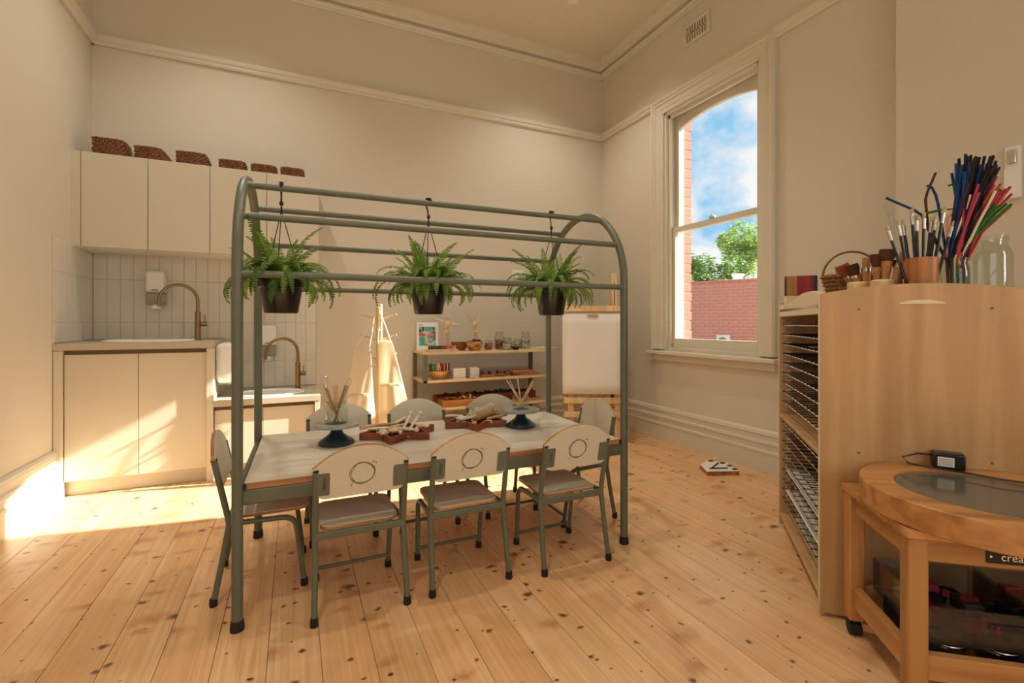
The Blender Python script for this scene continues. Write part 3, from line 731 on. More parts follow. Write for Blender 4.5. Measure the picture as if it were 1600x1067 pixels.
chairs = [(.219, 1.895, 0, 'cream child chair pushed in at the near side, beside the left post'),
          (.630, 1.897, 0, 'cream child chair in the middle of the near side of the table'),
          (1.085, 1.852, R(0), 'cream child chair at the near side, beside the right post'),
          (-.115, 2.180, R(-90), 'cream child chair at the left end of the table, facing right'),
          (1.390, 2.212, R(90), 'cream child chair at the right end of the table by the easel'),
          (.217, 2.512, R(180), 'cream child chair at the far side, behind the left cake stand'),
          (.623, 2.482, R(180), 'cream child chair at the far side, in front of the coat stand'),
          (1.070, 2.475, R(180), 'cream child chair at the far side, in front of the shelf')]
for i, (x, y, r_, lab) in enumerate(chairs):
    if i == 0: ch.location = (x, y, 0); ch['label'] = lab; ch['group'] = 'child chairs around the arched table'
    else: dup(ch, (x, y, 0), r_, lab, 'child chairs around the arched table')

# ------------------------------------------------------------------ hanging ferns
def frond_mesh(seed, L, e0, droop, wid):
    r = random.Random(seed); b = MB(); n = 26
    pts = []; p = Vector((0, 0, 0)); e = e0; yaw = 0; cv = r.uniform(-.5, .5)
    for k in range(n+1):
        pts.append(p.copy()); e -= droop/n*(.5+1.2*k/n); yaw += cv/n
        p = p+Vector((math.cos(e)*math.cos(yaw), math.cos(e)*math.sin(yaw), math.sin(e)))*L/n
    b.tube(pts, [.0016*(1-.7*k/n) for k in range(n+1)], 4)
    for k in range(2, n+1):
        f = k/n; t = (pts[min(k+1, n)]-pts[k-1]).normalized(); side = Vector((-math.sin(yaw), math.cos(yaw), 0)); up = t.cross(side)
        ln = wid*min(1, .45+2.2*f)*(1-f**2.6)+.003
        for s in (-1, 1):
            o = pts[k]; d = (side*s*.95+t*.32+up*r.uniform(-.25, .1)).normalized(); w = t*(L/n*.44)
            m_ = o+d*ln*.5+up*.002; e_ = o+d*ln-up*.003
            b.add([o-w*.6, o+w*.6, m_+w, e_+w*.25, e_-w*.25, m_-w], [(0,1,2,5),(5,2,3,4)])
    me = b.mesh('frond'); me.materials.append(M['leaf']); return me
ups = [frond_mesh(20+i, rnd.uniform(.20, .27), rnd.uniform(1.15, 1.45), rnd.uniform(.5, 1.0), rnd.uniform(.024, .031)) for i in range(5)]
mids = [frond_mesh(40+i, rnd.uniform(.18, .23), rnd.uniform(.95, 1.3), rnd.uniform(1.7, 2.4), rnd.uniform(.023, .030)) for i in range(7)]
dns = [frond_mesh(60+i, rnd.uniform(.20, .27), rnd.uniform(.6, .95), rnd.uniform(2.2, 2.7), rnd.uniform(.020, .027)) for i in range(7)]
def fern(label, x, seed, rot, keep):
    r = random.Random(seed)
    yr = TC.y-hy*math.cos(R(58))+(x-TC.x)*math.sin(TR); zr = zc+RA*math.sin(R(58))
    t = thing('hanging_fern', label, 'hanging plant', (x, yr, 1.068), rot, 'hanging ferns under the arched frame')
    MB().lathe([(.001, 0), (.056, 0), (.060, .006), (.074, .095), (.080, .097), (.082, .122), (.076, .123), (.070, .095), (.052, .02), (.001, .02)], 32).build('pot', M['blackp'], t)
    MB().lathe([(.001, .100), (.073, .098), (.073, .108), (.001, .116)], 24).build('soil', M['soil'], t)
    hz = zr-1.068
    b = MB(); pts = [(0, .017*math.cos(a), hz+.017*math.sin(a)) for a in [R(-60+30*k) for k in range(9)]]
    b.tube(pts, .0032, 8); b.box(-.0075, .0075, -.011, .011, hz+.010, hz+.022); b.tube([pts[0], (0, .004, hz-.03), (0, 0, hz-.055)], .0034, 8)
    b.ball((0, 0, hz-.058), .008, .008, .010, 8, 6)
    hg = b.build('hook', M['blackp'], t)
    for k in range(3):
        a = R(20+120*k); MB().tube([(0, 0, hz-.055), (.004*math.cos(a), .004*math.sin(a), hz-.10), (.079*math.cos(a), .079*math.sin(a), .112)], .0018, 6).build('cord', M['blackp'], t)
    for lst, cnt in ((ups, 14), (mids, 36), (dns, 46)):
        for k in range(cnt):
            a = 2*math.pi*(k+r.uniform(-.4, .4))/cnt+seed
            o = link('frond', r.choice(lst), None, t); q = r.uniform(.01, .05)
            o.location = (q*math.cos(a), q*math.sin(a), .110); s_ = r.uniform(.68, 1.12)*keep; o.scale = (s_, s_, s_)
            o.rotation_euler = (r.uniform(-.12, .12), r.uniform(-.12, .12), a)
fern('dense hanging fern in a black pot beside the left arch', -.045, 1, 0, 1.0)
fern('spreading hanging fern in a black pot at the middle of the frame', .522, 2, 1.1, .98)
fern('bright hanging fern in a black pot near the right arch', 1.117, 3, 2.0, 1.02)

# ------------------------------------------------------------------ things on the table
def cake_stand(label, x, y, r):
    t = thing('cake_stand', label, 'cake stand', (x, y, tz))
    MB().lathe([(.001, 0), (.076, 0), (.078, .006), (.074, .014), (.05, .030), (.030, .046), (.024, .060), (.022, .066), (.001, .066)], 32).build('base', M['navy'], t)
    MB().lathe([(.001, .066), (.017, .066), (.017, .082), (.001, .082)], 20).build('collar', M['steel'], t)
    MB().lathe([(.001, .082), (r-.002, .080), (r+.002, .086), (r, .092), (.001, .092)], 40).build('plate', M['marble'], t)
    return tz+.092
def glass_jar(label, loc, r, h, cat='jar', neck=.8, group=None, name='glass_jar'):
    t = thing(name, label, cat, loc, 0, group); w = .0025
    out = [(.001, 0), (r*.94, 0), (r, .006), (r, h*.70), (r*.96, h*.78), (r*neck, h*.86), (r*neck, h*.95), (r*neck+.003, h*.955), (r*neck+.003, h)]
    inn = [(a-w if a > w*2 else .001, b_ if i else .005) for i, (a, b_) in enumerate(out)][::-1]
    MB().lathe(out+[(r*neck-w, h)]+inn[1:], 28).build('glass_wall', M['glass'], t)
    return t
def stick_from(name, label, cat, base, tip, r, m, flat=False, group=None, tipr=None):
    base, tip = Vector(base), Vector(tip); d = tip-base; Ln = d.length
    b = MB()
    if flat: b.box(-r, r, -.0015, .0015, 0, Ln)
    else: b.tube([(0,0,0), (0,0,Ln*.5), (0,0,Ln)], [r*.8, r, tipr or r*.7], 7)
    o = b.build(name, m, bevel=.0012 if flat else 0); o.location = base; o.rotation_mode = 'QUATERNION'; o.rotation_quaternion = d.to_track_quat('Z', 'Y')
    return tag(o, label, cat, group)
z1 = cake_stand('navy based cake stand with marble plate at the left of the table', .172, 2.262, .098)
glass_jar('clear glass jar of clay tools on the left cake stand', (.172, 2.262, z1), .050, .098)
z2 = cake_stand('navy based cake stand with marble plate at the right of the table', 1.079, 2.236, .096)
glass_jar('clear glass jar of wooden sticks on the right cake stand', (1.079, 2.236, z2), .044, .082)
rr_ = random.Random(5); rx_, ry_ = cs, -sn          # camera right, so that fans read as in the photograph
def jar_tools(c, zb, specs, grp, where):
    for (lean, dep, h, r, flat, what, m) in specs:
        base = Vector((c[0]-lean*.22*rx_, c[1]-lean*.22*ry_+dep*.2, zb+.007)); tip = Vector((c[0]+lean*rx_, c[1]+lean*ry_+dep, zb+h))
        stick_from('clay_tool', what+' '+where, 'clay tool', base, tip, r, m, flat, grp)
jar_tools((.172, 2.262), z1, [(-.085, 0, .150, .0065, True, 'broad flat wooden tool leaning far left', M['pale']), (-.060, .012, .172, .005, False, 'round wooden tool leaning left', M['driftw']),
    (-.045, -.01, .160, .0045, False, 'short brown tool handle leaning left', M['beechz']), (.004, .01, .172, .009, True, 'wide upright wooden spatula', M['pale']),
    (-.012, .015, .165, .004, False, 'thin upright stick', M['driftw']), (.040, .0, .170, .0055, False, 'wooden tool leaning right', M['beechz']),
    (.048, .016, .160, .004, False, 'thin stick leaning right', M['driftw'])], 'clay tools in the left jar', 'in the left jar')
for (lx, h, lab) in ((-.052, .190, 'wire loop tool leaning left in the left jar'), (.052, .185, 'wire loop tool leaning right in the left jar')):
    b = MB(); c = Vector((.172+lx*rx_, 2.262+lx*ry_, z1+h)); b.tube([c+Vector((.013*math.cos(a)*rx_, .013*math.cos(a)*ry_, .020*math.sin(a))) for a in [2*math.pi*k/18 for k in range(18)]], .0011, 5, closed=True)
    b.tube([Vector((.172-lx*.25*rx_, 2.262-lx*.25*ry_, z1+.008)), c-Vector((0, 0, .02))], .0035, 7); tag(b.build('loop_tool', M['steel']), lab, 'clay tool')
jar_tools((1.079, 2.236), z2, [(-.075, 0, .150, .0040, False, 'pale stick leaning far left', M['pale']), (-.055, .012, .150, .0035, False, 'stick leaning left', M['driftw']),
    (-.015, .01, .165, .0045, False, 'nearly upright pale stick', M['pale']), (.060, .0, .145, .0045, False, 'stick leaning right', M['driftw']),
    (.072, .012, .140, .0040, False, 'thin stick leaning far right', M['pale']), (.055, -.014, .125, .0035, False, 'short stick leaning right', M['driftw'])], 'sticks in the right jar', 'in the right jar')

def star_tray(label, x, y, rot, Ro):
    t = thing('star_tray', label, 'tray', (x, y, tz), rot)
    Ri = Ro/math.sqrt(3); ring = []
    for k in range(12):
        a = R(30*k); q = Ro if k % 2 == 0 else Ri; ring.append((q*math.cos(a), q*math.sin(a)))
    MB().prism(ring, .0005, .006).build('bottom', M['redwood'], t)
    for k in range(12):
        p0, p1 = Vector(ring[k]+(0,)), Vector(ring[(k+1) % 12]+(0,)); d = (p1-p0).normalized(); n_ = Vector((-d.y, d.x, 0))*.004
        b = MB(); b.prism([(p0-n_)[:2], (p1-n_)[:2], (p1+n_)[:2], (p0+n_)[:2]], .0005, .034); b.build('side_wall', M['redwood'], t, bevel=.001)
    for k in range(6):
        a = R(30+60*k); d = Vector((math.cos(a), math.sin(a), 0)); n_ = Vector((-d.y, d.x, 0))*.003
        e = d*(Ri-.004); s0 = d*.008; MB().prism([(s0-n_)[:2], (e-n_)[:2], (e+n_)[:2], (s0+n_)[:2]], .006, .030).build('divider', M['redwood'], t)
T1, T2 = (.454, 2.300), (.876, 2.385)
star_tray('left red-brown star-shaped wooden tray of driftwood pieces', T1[0], T1[1], R(8), .182)
star_tray('right red-brown star-shaped wooden tray of rope and twine', T2[0], T2[1], R(15), .180)
def lay(name, label, cat, c, az, tilt, L, r, m, kind='stick', group=None, z=None):
    b = MB()
    if kind == 'stick': b.tube([(-L/2,0,0), (-L/6, .004, .001), (L/6, -.003, 0), (L/2,0,0)], [r*.7, r, r*.95, r*.6], 8)
    elif kind == 'peg':
        b.tube([(-L/2,0,0), (L/4,0,0), (L/2-r,0,0)], [r*.8, r*.9, r*.6], 8); b.ball((L/2, 0, 0), r*1.3, n=8, m=6)
    elif kind == 'shell':
        b.ball((0,0,0), L/2, r*1.6, r, 12, 8)
    elif kind == 'spool':
        n = 11
        b.tube([(-L/2-.02,0,0), (L/2+.02,0,0)], r*.45, 8)
        for k in range(n):
            xx = -L/2+L*k/(n-1); b.tube([(xx, r*math.cos(a), r*math.sin(a)) for a in [2*math.pi*j/16 for j in range(16)]], L/n*.52, 6, closed=True)
        b.cyl((-L/2, 0, 0), (L/2, 0, 0), r, n=12)
    o = b.build(name, m, smooth=60); o.location = (c[0], c[1], z if z is not None else tz+.03); o.rotation_euler = (0, -tilt, az)
    return tag(o, label, cat, group)
az_r = -YAW                                              # direction that reads as horizontal in the picture
def cam_off(c, rgt, fwd): return (c[0]+rgt*cs+fwd*sn, c[1]-rgt*sn+fwd*cs)
for (a_, f_, az, ti, L, r, m, kd, lab, z) in (
    (-.10, .02, -.1, .12, .19, .0085, 'driftw', 'stick', 'long driftwood stick lying across the left corner of the left tray', .045),
    (-.06, -.03, .2, .0, .15, .008, 'bone', 'stick', 'pale bone-like stick at the front of the left tray', .040),
    (-.135, .0, .7, .1, .10, .007, 'driftw', 'stick', 'short driftwood stick at the left point of the left tray', .042),
    (.035, .03, 1.2, .75, .10, .0085, 'bone', 'peg', 'upright white wooden peg in the middle of the left tray', .060),
    (.075, .02, .9, .8, .10, .0085, 'bone', 'peg', 'second upright white peg, right of the first in the left tray', .062),
    (-.02, .06, .4, .4, .08, .009, 'bone', 'peg', 'small white peg at the back of the left tray', .050),
    (-.005, -.07, .3, 0, .06, .012, 'driftw', 'shell', 'oval wooden slice at the front of the left tray', .040),
    (-.05, -.085, -.2, 0, .045, .011, 'bone', 'shell', 'pale shell at the front of the left tray', .038),
    (.06, -.06, -.3, 0, .09, .010, 'bone', 'peg', 'white knobbed stick lying at the right front of the left tray', .044),
    (.10, .03, .5, .05, .05, .011, 'driftw', 'shell', 'brown shell in the right compartment of the left tray', .040),
    (.125, .045, 1.0, .05, .04, .010, 'bone', 'shell', 'small pale shell at the right point of the left tray', .038),
    (.0, .0, .9, .05, .13, .0075, 'driftw', 'stick', 'thin twig across the centre of the left tray', .046)):
    p = cam_off(T1, a_, f_); lay({'stick': 'driftwood_stick', 'peg': 'wooden_peg', 'shell': 'sea_shell'}[kd], lab, {'stick': 'stick', 'peg': 'peg', 'shell': 'shell'}[kd], p, az_r+az, ti, L, r, M[m], kd, 'natural bits in the left tray', tz+z)
for (a_, f_, az, ti, L, r, m, kd, lab, z) in (
    (.035, .01, .30, .38, .125, .0165, 'rope', 'spool', 'stick wound with white cotton rope in the right tray', .068),
    (.055, -.02, .30, .30, .105, .0145, 'twine', 'spool', 'stick wound with brown twine in the right tray', .055),
    (-.11, .01, -.15, .05, .10, .008, 'bone', 'stick', 'pale stick at the left point of the right tray', .042),
    (-.065, -.045, .1, 0, .06, .013, 'bone', 'shell', 'oval pale shell at the left front of the right tray', .040),
    (-.035, -.055, .5, .1, .09, .009, 'bone', 'peg', 'knobbed white stick at the front of the right tray', .044),
    (-.03, .03, 1.4, .4, .06, .009, 'driftw', 'stick', 'short upright driftwood piece at the back of the right tray', .050),
    (.12, -.02, .35, .12, .115, .008, 'driftw', 'stick', 'wooden stick resting over the right wall of the right tray', .044),
    (-.005, .05, 1.0, .5, .05, .009, 'bone', 'peg', 'small white peg behind the rope in the right tray', .055),
    (.10, .045, .2, 0, .09, .012, 'redwood', 'shell', 'dark red-brown seed pod at the right back of the right tray', .040)):
    p = cam_off(T2, a_, f_); lay({'stick': 'driftwood_stick', 'peg': 'wooden_peg', 'shell': 'sea_shell', 'spool': 'wound_stick'}[kd], lab, {'stick': 'stick', 'peg': 'peg', 'shell': 'shell', 'spool': 'rope stick'}[kd], p, az_r+az, ti, L, r, M[m], kd, 'natural bits in the right tray', tz+z)

for tc_, nm_ in ((T1, 'left'), (T2, 'right')):
    for k in range(14):
        a, q = rr_.uniform(0, 6.28), .03+.085*math.sqrt(rr_.random())
        lay('wood_chip', 'small pale wood chip scattered in the %s star tray' % nm_, 'wood chip', (tc_[0]+q*math.cos(a), tc_[1]+q*math.sin(a)), rr_.uniform(0, 6.28), rr_.uniform(-.3, .3), rr_.uniform(.03, .06), rr_.uniform(.005, .009),
            M[rr_.choice(['driftw', 'bone', 'pale'])], rr_.choice(['stick', 'shell']), 'chips in the %s tray' % nm_, tz+rr_.uniform(.018, .036))
# ================================================================== SHELF BY THE BACK WALL
SX0, SX1, SY0, SY1 = .945, 2.115, 3.755, 4.150
sh = thing('shelf_unit', 'open shelf with birch boards and sage green posts by the back wall', 'shelf', ((SX0+SX1)/2, (SY0+SY1)/2, 0))
sw, sd = (SX1-SX0)/2, (SY1-SY0)/2; levels = [.105, .335, .565, .795]
for s in (-1, 1):
    for q in (-1, 1):
        MB().box(s*(sw-.016)-.016, s*(sw-.016)+.016, q*(sd-.016)-.016, q*(sd-.016)+.016, .012, .775).build('post', M['sage'], sh, bevel=.002)
        MB().cyl((s*(sw-.016), q*(sd-.016), 0), (s*(sw-.016), q*(sd-.016), .012), .02, n=12).build('foot', M['black'], sh)
for z in levels: MB().box(-sw+(0 if z > .7 else .0), sw, -sd+.0, sd, z-.02, z).build('shelf_board', M['shelf'], sh, bevel=.002)
def on_shelf(u, y, z): p = at_y(u, 505, y); return Vector((p.x, y, z))
zt_, zm_, zl_ = levels[3], levels[2], levels[1]
# magazine
p = on_shelf(668, 4.02, zt_)
mg = thing('art_magazine', 'colourful art magazine standing at the left end of the top shelf', 'magazine', p, -YAW*.6)
m_, n_, l_, p_ = base_mat('magazine_print')
tc = n_.new('ShaderNodeTexCoord'); vo = n_.new('ShaderNodeTexVoronoi'); vo.distance = 'CHEBYCHEV'; vo.inputs['Scale'].default_value = 48; hs = n_.new('ShaderNodeHueSaturation'); hs.inputs['Saturation'].default_value = 1.1; hs.inputs['Value'].default_value = .8
l_.new(tc.outputs['Object'], vo.inputs['Vector']); l_.new(vo.outputs['Color'], hs.inputs['Color']); l_.new(hs.outputs['Color'], p_.inputs['Base Color'])
T_ = Matrix.Rotation(R(-8), 4, 'X')
MB().box(-.092, .092, -.003, .003, 0, .245, T_).build('pages', M['paper'], mg)
MB().box(-.086, .086, -.0042, -.003, .005, .240, T_).build('cover', M['white'], mg)
MB().box(-.074, .070, -.0050, -.0042, .040, .205, T_).build('cover_print', m_, mg)
for (a, b_, c, d, col) in ((-.062, -.022, .045, .115, ('teal_print', 70, 160, 176)), (-.074, -.03, .12, .155, ('coral_print', 206, 92, 70)), (-.03, .03, .168, .205, ('turquoise_print', 84, 170, 160)),
                           (-.046, -.032, .165, .205, ('navy_print', 40, 50, 130)), (.045, .058, .165, .205, ('plum_print', 60, 50, 90)), (.052, .07, .09, .165, ('rust_print', 178, 70, 56))):
    MB().box(a, b_, -.0056, -.005, c, d, T_).build('print_block', colour(*col), mg)
o = link('lettering', text_mesh('EN', .024), M['letter'], mg); o.matrix_local = T_ @ Matrix.Translation((-.055, -.0046, .222)) @ Matrix.Rotation(R(90), 4, 'X')
# tray of chalks
p = on_shelf(690, 3.82, zt_)
ty = thing('chalk_tray', 'pale wooden tray holding a row of chalk blocks', 'tray', p, R(-2)); MB().box(-.135, .135, -.035, .035, 0.0005, .012).box(-.135, .135, -.035, -.029, .012, .02).box(-.135, .135, .029, .035, .012, .02).build('board', M['pale'], ty, bevel=.004)
cc = [(52, 42, 48), (64, 52, 56), (54, 60, 62), (70, 54, 52), (52, 60, 70), (92, 60, 50), (128, 76, 54), (150, 70, 56), (206, 92, 84), (222, 110, 100), (212, 96, 92), (226, 140, 134), (232, 176, 168)]
nm = ['black', 'charcoal', 'dark green-grey', 'dark brown', 'slate', 'brown', 'tan', 'rust', 'coral', 'salmon', 'red-pink', 'light pink', 'palest pink']
for i, c in enumerate(cc):
    o = MB().cyl((0, 0, 0), (0, 0, .036), .0085, n=10).build('chalk_block', colour('chalk_%s' % nm[i], *c, .8)); o.location = p+Vector((-.105+i*.0185, 0, .0125)); tag(o, nm[i]+' chalk block in the row on the pale wooden tray', 'chalk', 'chalk blocks on the tray')
# mannequins
def mannequin(label, loc, rz, armL, armR, twist):
    t = thing('artist_mannequin', label, 'mannequin', loc, rz); b = MB()
    def limb(pts, rs): b.tube(pts, rs, 8); [b.ball(q, r_*1.02, n=8, m=6) for q, r_ in zip(pts[1:-1], rs[1:-1])]
    H = .03
    for s in (-1, 1):
        limb([(s*.013, 0, H+.125), (s*.016, -.006*s*twist, H+.065), (s*.015, 0, H+.008)], [.010, .0075, .005]); b.ball((s*.016, -.008, H+.004), .007, .014, .005, 8, 6)
    b.ball((0, 0, H+.132), .021, .014, .016, 12, 8); b.ball((twist*.003, 0, H+.158), .013, .011, .016, 10, 8)
    b.tube([(twist*.003, 0, H+.160), (twist*.005, 0, H+.185), (twist*.006, 0, H+.218), (twist*.006, 0, H+.226)], [.013, .022, .020, .007], 12)
    b.cyl((twist*.006, 0, H+.222), (twist*.007, 0, H+.242), .006, n=8); b.ball((twist*.008, -.001, H+.260), .0125, .014, .020, 12, 8)
    limb([(-.022, 0, H+.214)]+armL, [.008, .0062, .0045, .0035]); limb([(.022, 0, H+.214)]+armR, [.008, .0062, .0045, .0035])
    b.build('figure', M['pale'], t, smooth=60)
    MB().lathe([(.001, 0), (.038, 0), (.038, .012), (.034, .016), (.001, .016)], 24).build('stand_base', M['pale'], t); MB().cyl((0, .012, .014), (0, .012, H+.13), .002, n=6).build('stand_rod', M['steel'], t)
mannequin('wooden artist mannequin with arms spread beside the magazine', on_shelf(698, 3.98, zt_), -YAW, [(-.058, 0, .262), (-.092, -.008, .272), (-.105, -.01, .282)], [(.055, 0, .228), (.098, -.006, .226), (.112, -.008, .230)], 1)
mannequin('wooden artist mannequin with both arms raised behind the bowl', on_shelf(743, 3.98, zt_), -YAW, [(-.048, 0, .268), (-.062, -.008, .302), (-.064, -.01, .315)], [(.042, 0, .256), (.066, -.006, .296), (.068, -.008, .312)], -1)
def bowl(label, loc, r, h, m, fill=None):
    t = thing('wooden_bowl', label, 'bowl', loc)
    MB().lathe([(.001, 0), (r*.55, 0), (r*.8, h*.35), (r*.96, h*.8), (r, h), (r*.95, h), (r*.88, h*.75), (r*.6, h*.2), (.001, h*.12)], 28).build('shell', m, t)
    return t
M['bowlw'] = wood('figured_bowl_wood', rgb(214, 158, 96), rgb(128, 70, 34), 0, .8, .35, .5)
M['bowld'] = wood('dark_bowl_wood', rgb(170, 100, 48), rgb(104, 54, 26), 0, 1, .35)
bowl('dark wooden bowl standing behind the figured bowl', on_shelf(718, 3.95, zt_), .078, .070, M['bowld'])
b1 = on_shelf(741, 3.84, zt_); bowl('figured pale wooden bowl at the front of the top shelf', b1, .075, .078, M['bowlw'])
r2 = random.Random(11)
def pile(name, lab, cat, grp, c, rad, z0, n, size, mats, layers=1):
    for k in range(n):
        a, q = r2.uniform(0, 6.28), rad*math.sqrt(r2.random())
        m = mats[k % len(mats)]; o = MB().ball((0, 0, 0), size*r2.uniform(.85, 1.1), size*r2.uniform(.85, 1.1), size*.85, 7, 5).build(name, m)
        o.location = (c[0]+q*math.cos(a), c[1]+q*math.sin(a), z0+(k/n)*layers*size*1.6); tag(o, lab, cat, grp)
colour('berry', 92, 26, 26); colour('berry2', 60, 20, 24)
pile('dried_berry', 'dark red dried berry heaped in the figured bowl', 'berry', 'berries in the figured bowl', b1, .052, zt_+.070, 22, .011, [M['berry'], M['berry2']], 1.2)
# bead jars
colour('bead_red', 168, 60, 58); colour('bead_pink', 214, 140, 140); colour('bead_white', 226, 216, 206); colour('bead_dark', 64, 50, 48); colour('bead_green', 110, 140, 84)
jars = [(763, 3.90, .040, .075, 'small round jar of red beads left of the tall jars', ['bead_red', 'bead_pink', 'bead_red'], .75), (780, 3.95, .046, .150, 'tall clip-top jar of red and white beads', ['bead_red', 'bead_white', 'bead_dark'], .62),
        (792, 3.84, .050, .100, 'wide jar of mixed beads in front of the tall jars', ['bead_white', 'bead_red', 'bead_green'], .72), (821, 3.96, .046, .150, 'tall clip-top jar of grey and white beads at the right', ['bead_white', 'bead_dark', 'bead_white'], .55),
        (808, 3.99, .042, .085, 'low jar of green and pale beads between the tall jars', ['bead_green', 'bead_white'], .6)]
for (u, y, r, h, lab, ms, lv) in jars:
    p = on_shelf(u, y, zt_); t = glass_jar(lab, p, r, h, neck=.72)
    MB().lathe([(r*.6, h), (r*.78, h), (r*.78, h+.010), (r*.6, h+.012)], 24).build('lid', M['glass'], t)
    MB().tube([(r*.74*math.cos(a), r*.74*math.sin(a), h-.008) for a in [2*math.pi*k/20 for k in range(20)]], .0016, 5, closed=True).tube([(r*.76, 0, h-.008), (r*.9, 0, h-.02), (r*.84, 0, h+.01)], .0016, 5).build('clip', M['steel'], t)
    bs = [MB() for _ in ms]; nb = int(900*lv*r*r*h/(.05*.05*.1)*.35)
    for k in range(nb):
        a, q = r2.uniform(0, 6.28), (r-.011)*math.sqrt(r2.random()); zz = .012+(h*.80*lv)*r2.random()
        bs[k % len(ms)].ball((q*math.cos(a), q*math.sin(a), zz), .0065, n=6, m=4)
    for b, m in zip(bs, ms): tag(b.build('beads', M[m], t), kind='stuff')
    MB().lathe([(.001, .006), (r-.012, .006), (r-.012, h*.74*lv), (.001, h*.76*lv)], 16).build('bead_mass', M[ms[0]], t)
p = on_shelf(806, 3.80, zt_); bowl('tiny dark bowl of maroon beads at the shelf edge', p, .038, .030, M['berry2'])
for i, (du, lab) in enumerate(((0, 'upper sheet of white paper at the right end of the top shelf'), (1, 'lower sheet of white paper at the right end of the top shelf'))):
    o = MB().box(-.075, .075, -.105, .105, 0, .003).build('paper_sheet', M['paper']); o.location = on_shelf(850, 3.95, zt_+.0005+.004*(1-i)); o.rotation_euler = (0, 0, .25+.3*i); tag(o, lab, 'paper')
# middle shelf
p = on_shelf(686, 3.85, zm_); bowl('wooden bowl of embroidery threads on the middle shelf', p, .082, .070, M['bowlw'])
cols = [('grey', 90, 92, 90), ('green', 30, 104, 54), ('lime', 120, 160, 60), ('blue', 50, 120, 176), ('yellow', 226, 176, 50), ('cream', 228, 214, 180), ('maroon', 130, 26, 48), ('red', 190, 44, 36), ('peach', 236, 150, 110), ('dark green', 34, 60, 34), ('white', 226, 214, 204), ('black', 40, 26, 30)]
for i, (n_, a, b_, c) in enumerate(cols):
    o = MB().tube([(0, 0, 0), (.004, 0, .03), (0, 0, .085), (-.006, 0, .098), (-.012, 0, .085), (-.012, 0, .03)], .0062, 7).build('thread_skein', colour('thread_'+n_, a, b_, c, .7), smooth=60)
    o.location = (p.x-.058+i*.0112, p.y-.012-.02*math.sin(i*.285), zm_+.034); o.rotation_euler = (0, .35*(i-5.5)/5.5*.6, -YAW+.3); tag(o, n_+' embroidery thread skein standing in the wooden bowl', 'thread', 'threads in the bowl')
names_ = ['bottom', 'second', 'third', 'fourth', 'fifth', 'top']
for s, (u, w, side) in enumerate(((715, .105, 'left'), (738, .082, 'right'))):
    p = on_shelf(u, 3.84 if s == 0 else 3.86, zm_)
    for k in range(6):
        o = MB().box(-w/2, w/2, -.06, .06, 0, .0125).build('mini_canvas', M['white'], bevel=.002); o.location = (p.x+.002*math.sin(k*3+s), p.y, zm_+.0005+k*.0148); tag(o, '%s white mini canvas of the %s stack' % (names_[k], side), 'canvas', 'white canvas stacks')
for q, (u, lab, cset) in enumerate(((759, 'left wooden holder of dark crayons on the middle shelf', [('purple', 84, 50, 96), ('brick', 150, 80, 70), ('plum', 60, 44, 76)]), (783, 'right wooden holder of red and black crayons on the middle shelf', [('black', 34, 34, 36), ('red', 178, 36, 44), ('grey', 44, 50, 54)]))):
    p = on_shelf(u, 3.84, zm_); t = thing('crayon_holder', lab, 'holder', p, .3)
    MB().box(-.055, .055, -.026, .026, .0005, .022).build('block', M['box'], t, bevel=.008, seg=3)
    for k, (n_, a, b_, c) in enumerate(cset):
        o = MB().box(-.011, .011, -.011, .011, 0, .026).build('block_crayon', colour('crayon_'+n_, a, b_, c), bevel=.002); o.location = p+Vector((-.032+k*.03, -.010*k+.008, .0225)); tag(o, n_+' block crayon on the '+('left' if q == 0 else 'right')+' wooden holder', 'crayon')
p = on_shelf(815, 3.86, zm_)
for k, (w, d, dx, rz, lab) in enumerate(((.20, .13, .01, -.25, 'lowest thin wooden board of the stack on the middle shelf'), (.20, .13, .0, -.12, 'middle wooden board of the stack on the middle shelf'), (.215, .14, -.015, .05, 'top wooden board of the stack on the middle shelf'))):
    o = MB().box(-w/2, w/2, -d/2, d/2, 0, .015).build('wooden_board', M['beechx'], bevel=.003); o.location = (p.x+dx, p.y, zm_+.0005+.0155*k); o.rotation_euler = (0, 0, rz); tag(o, lab, 'board', 'stack of wooden boards')
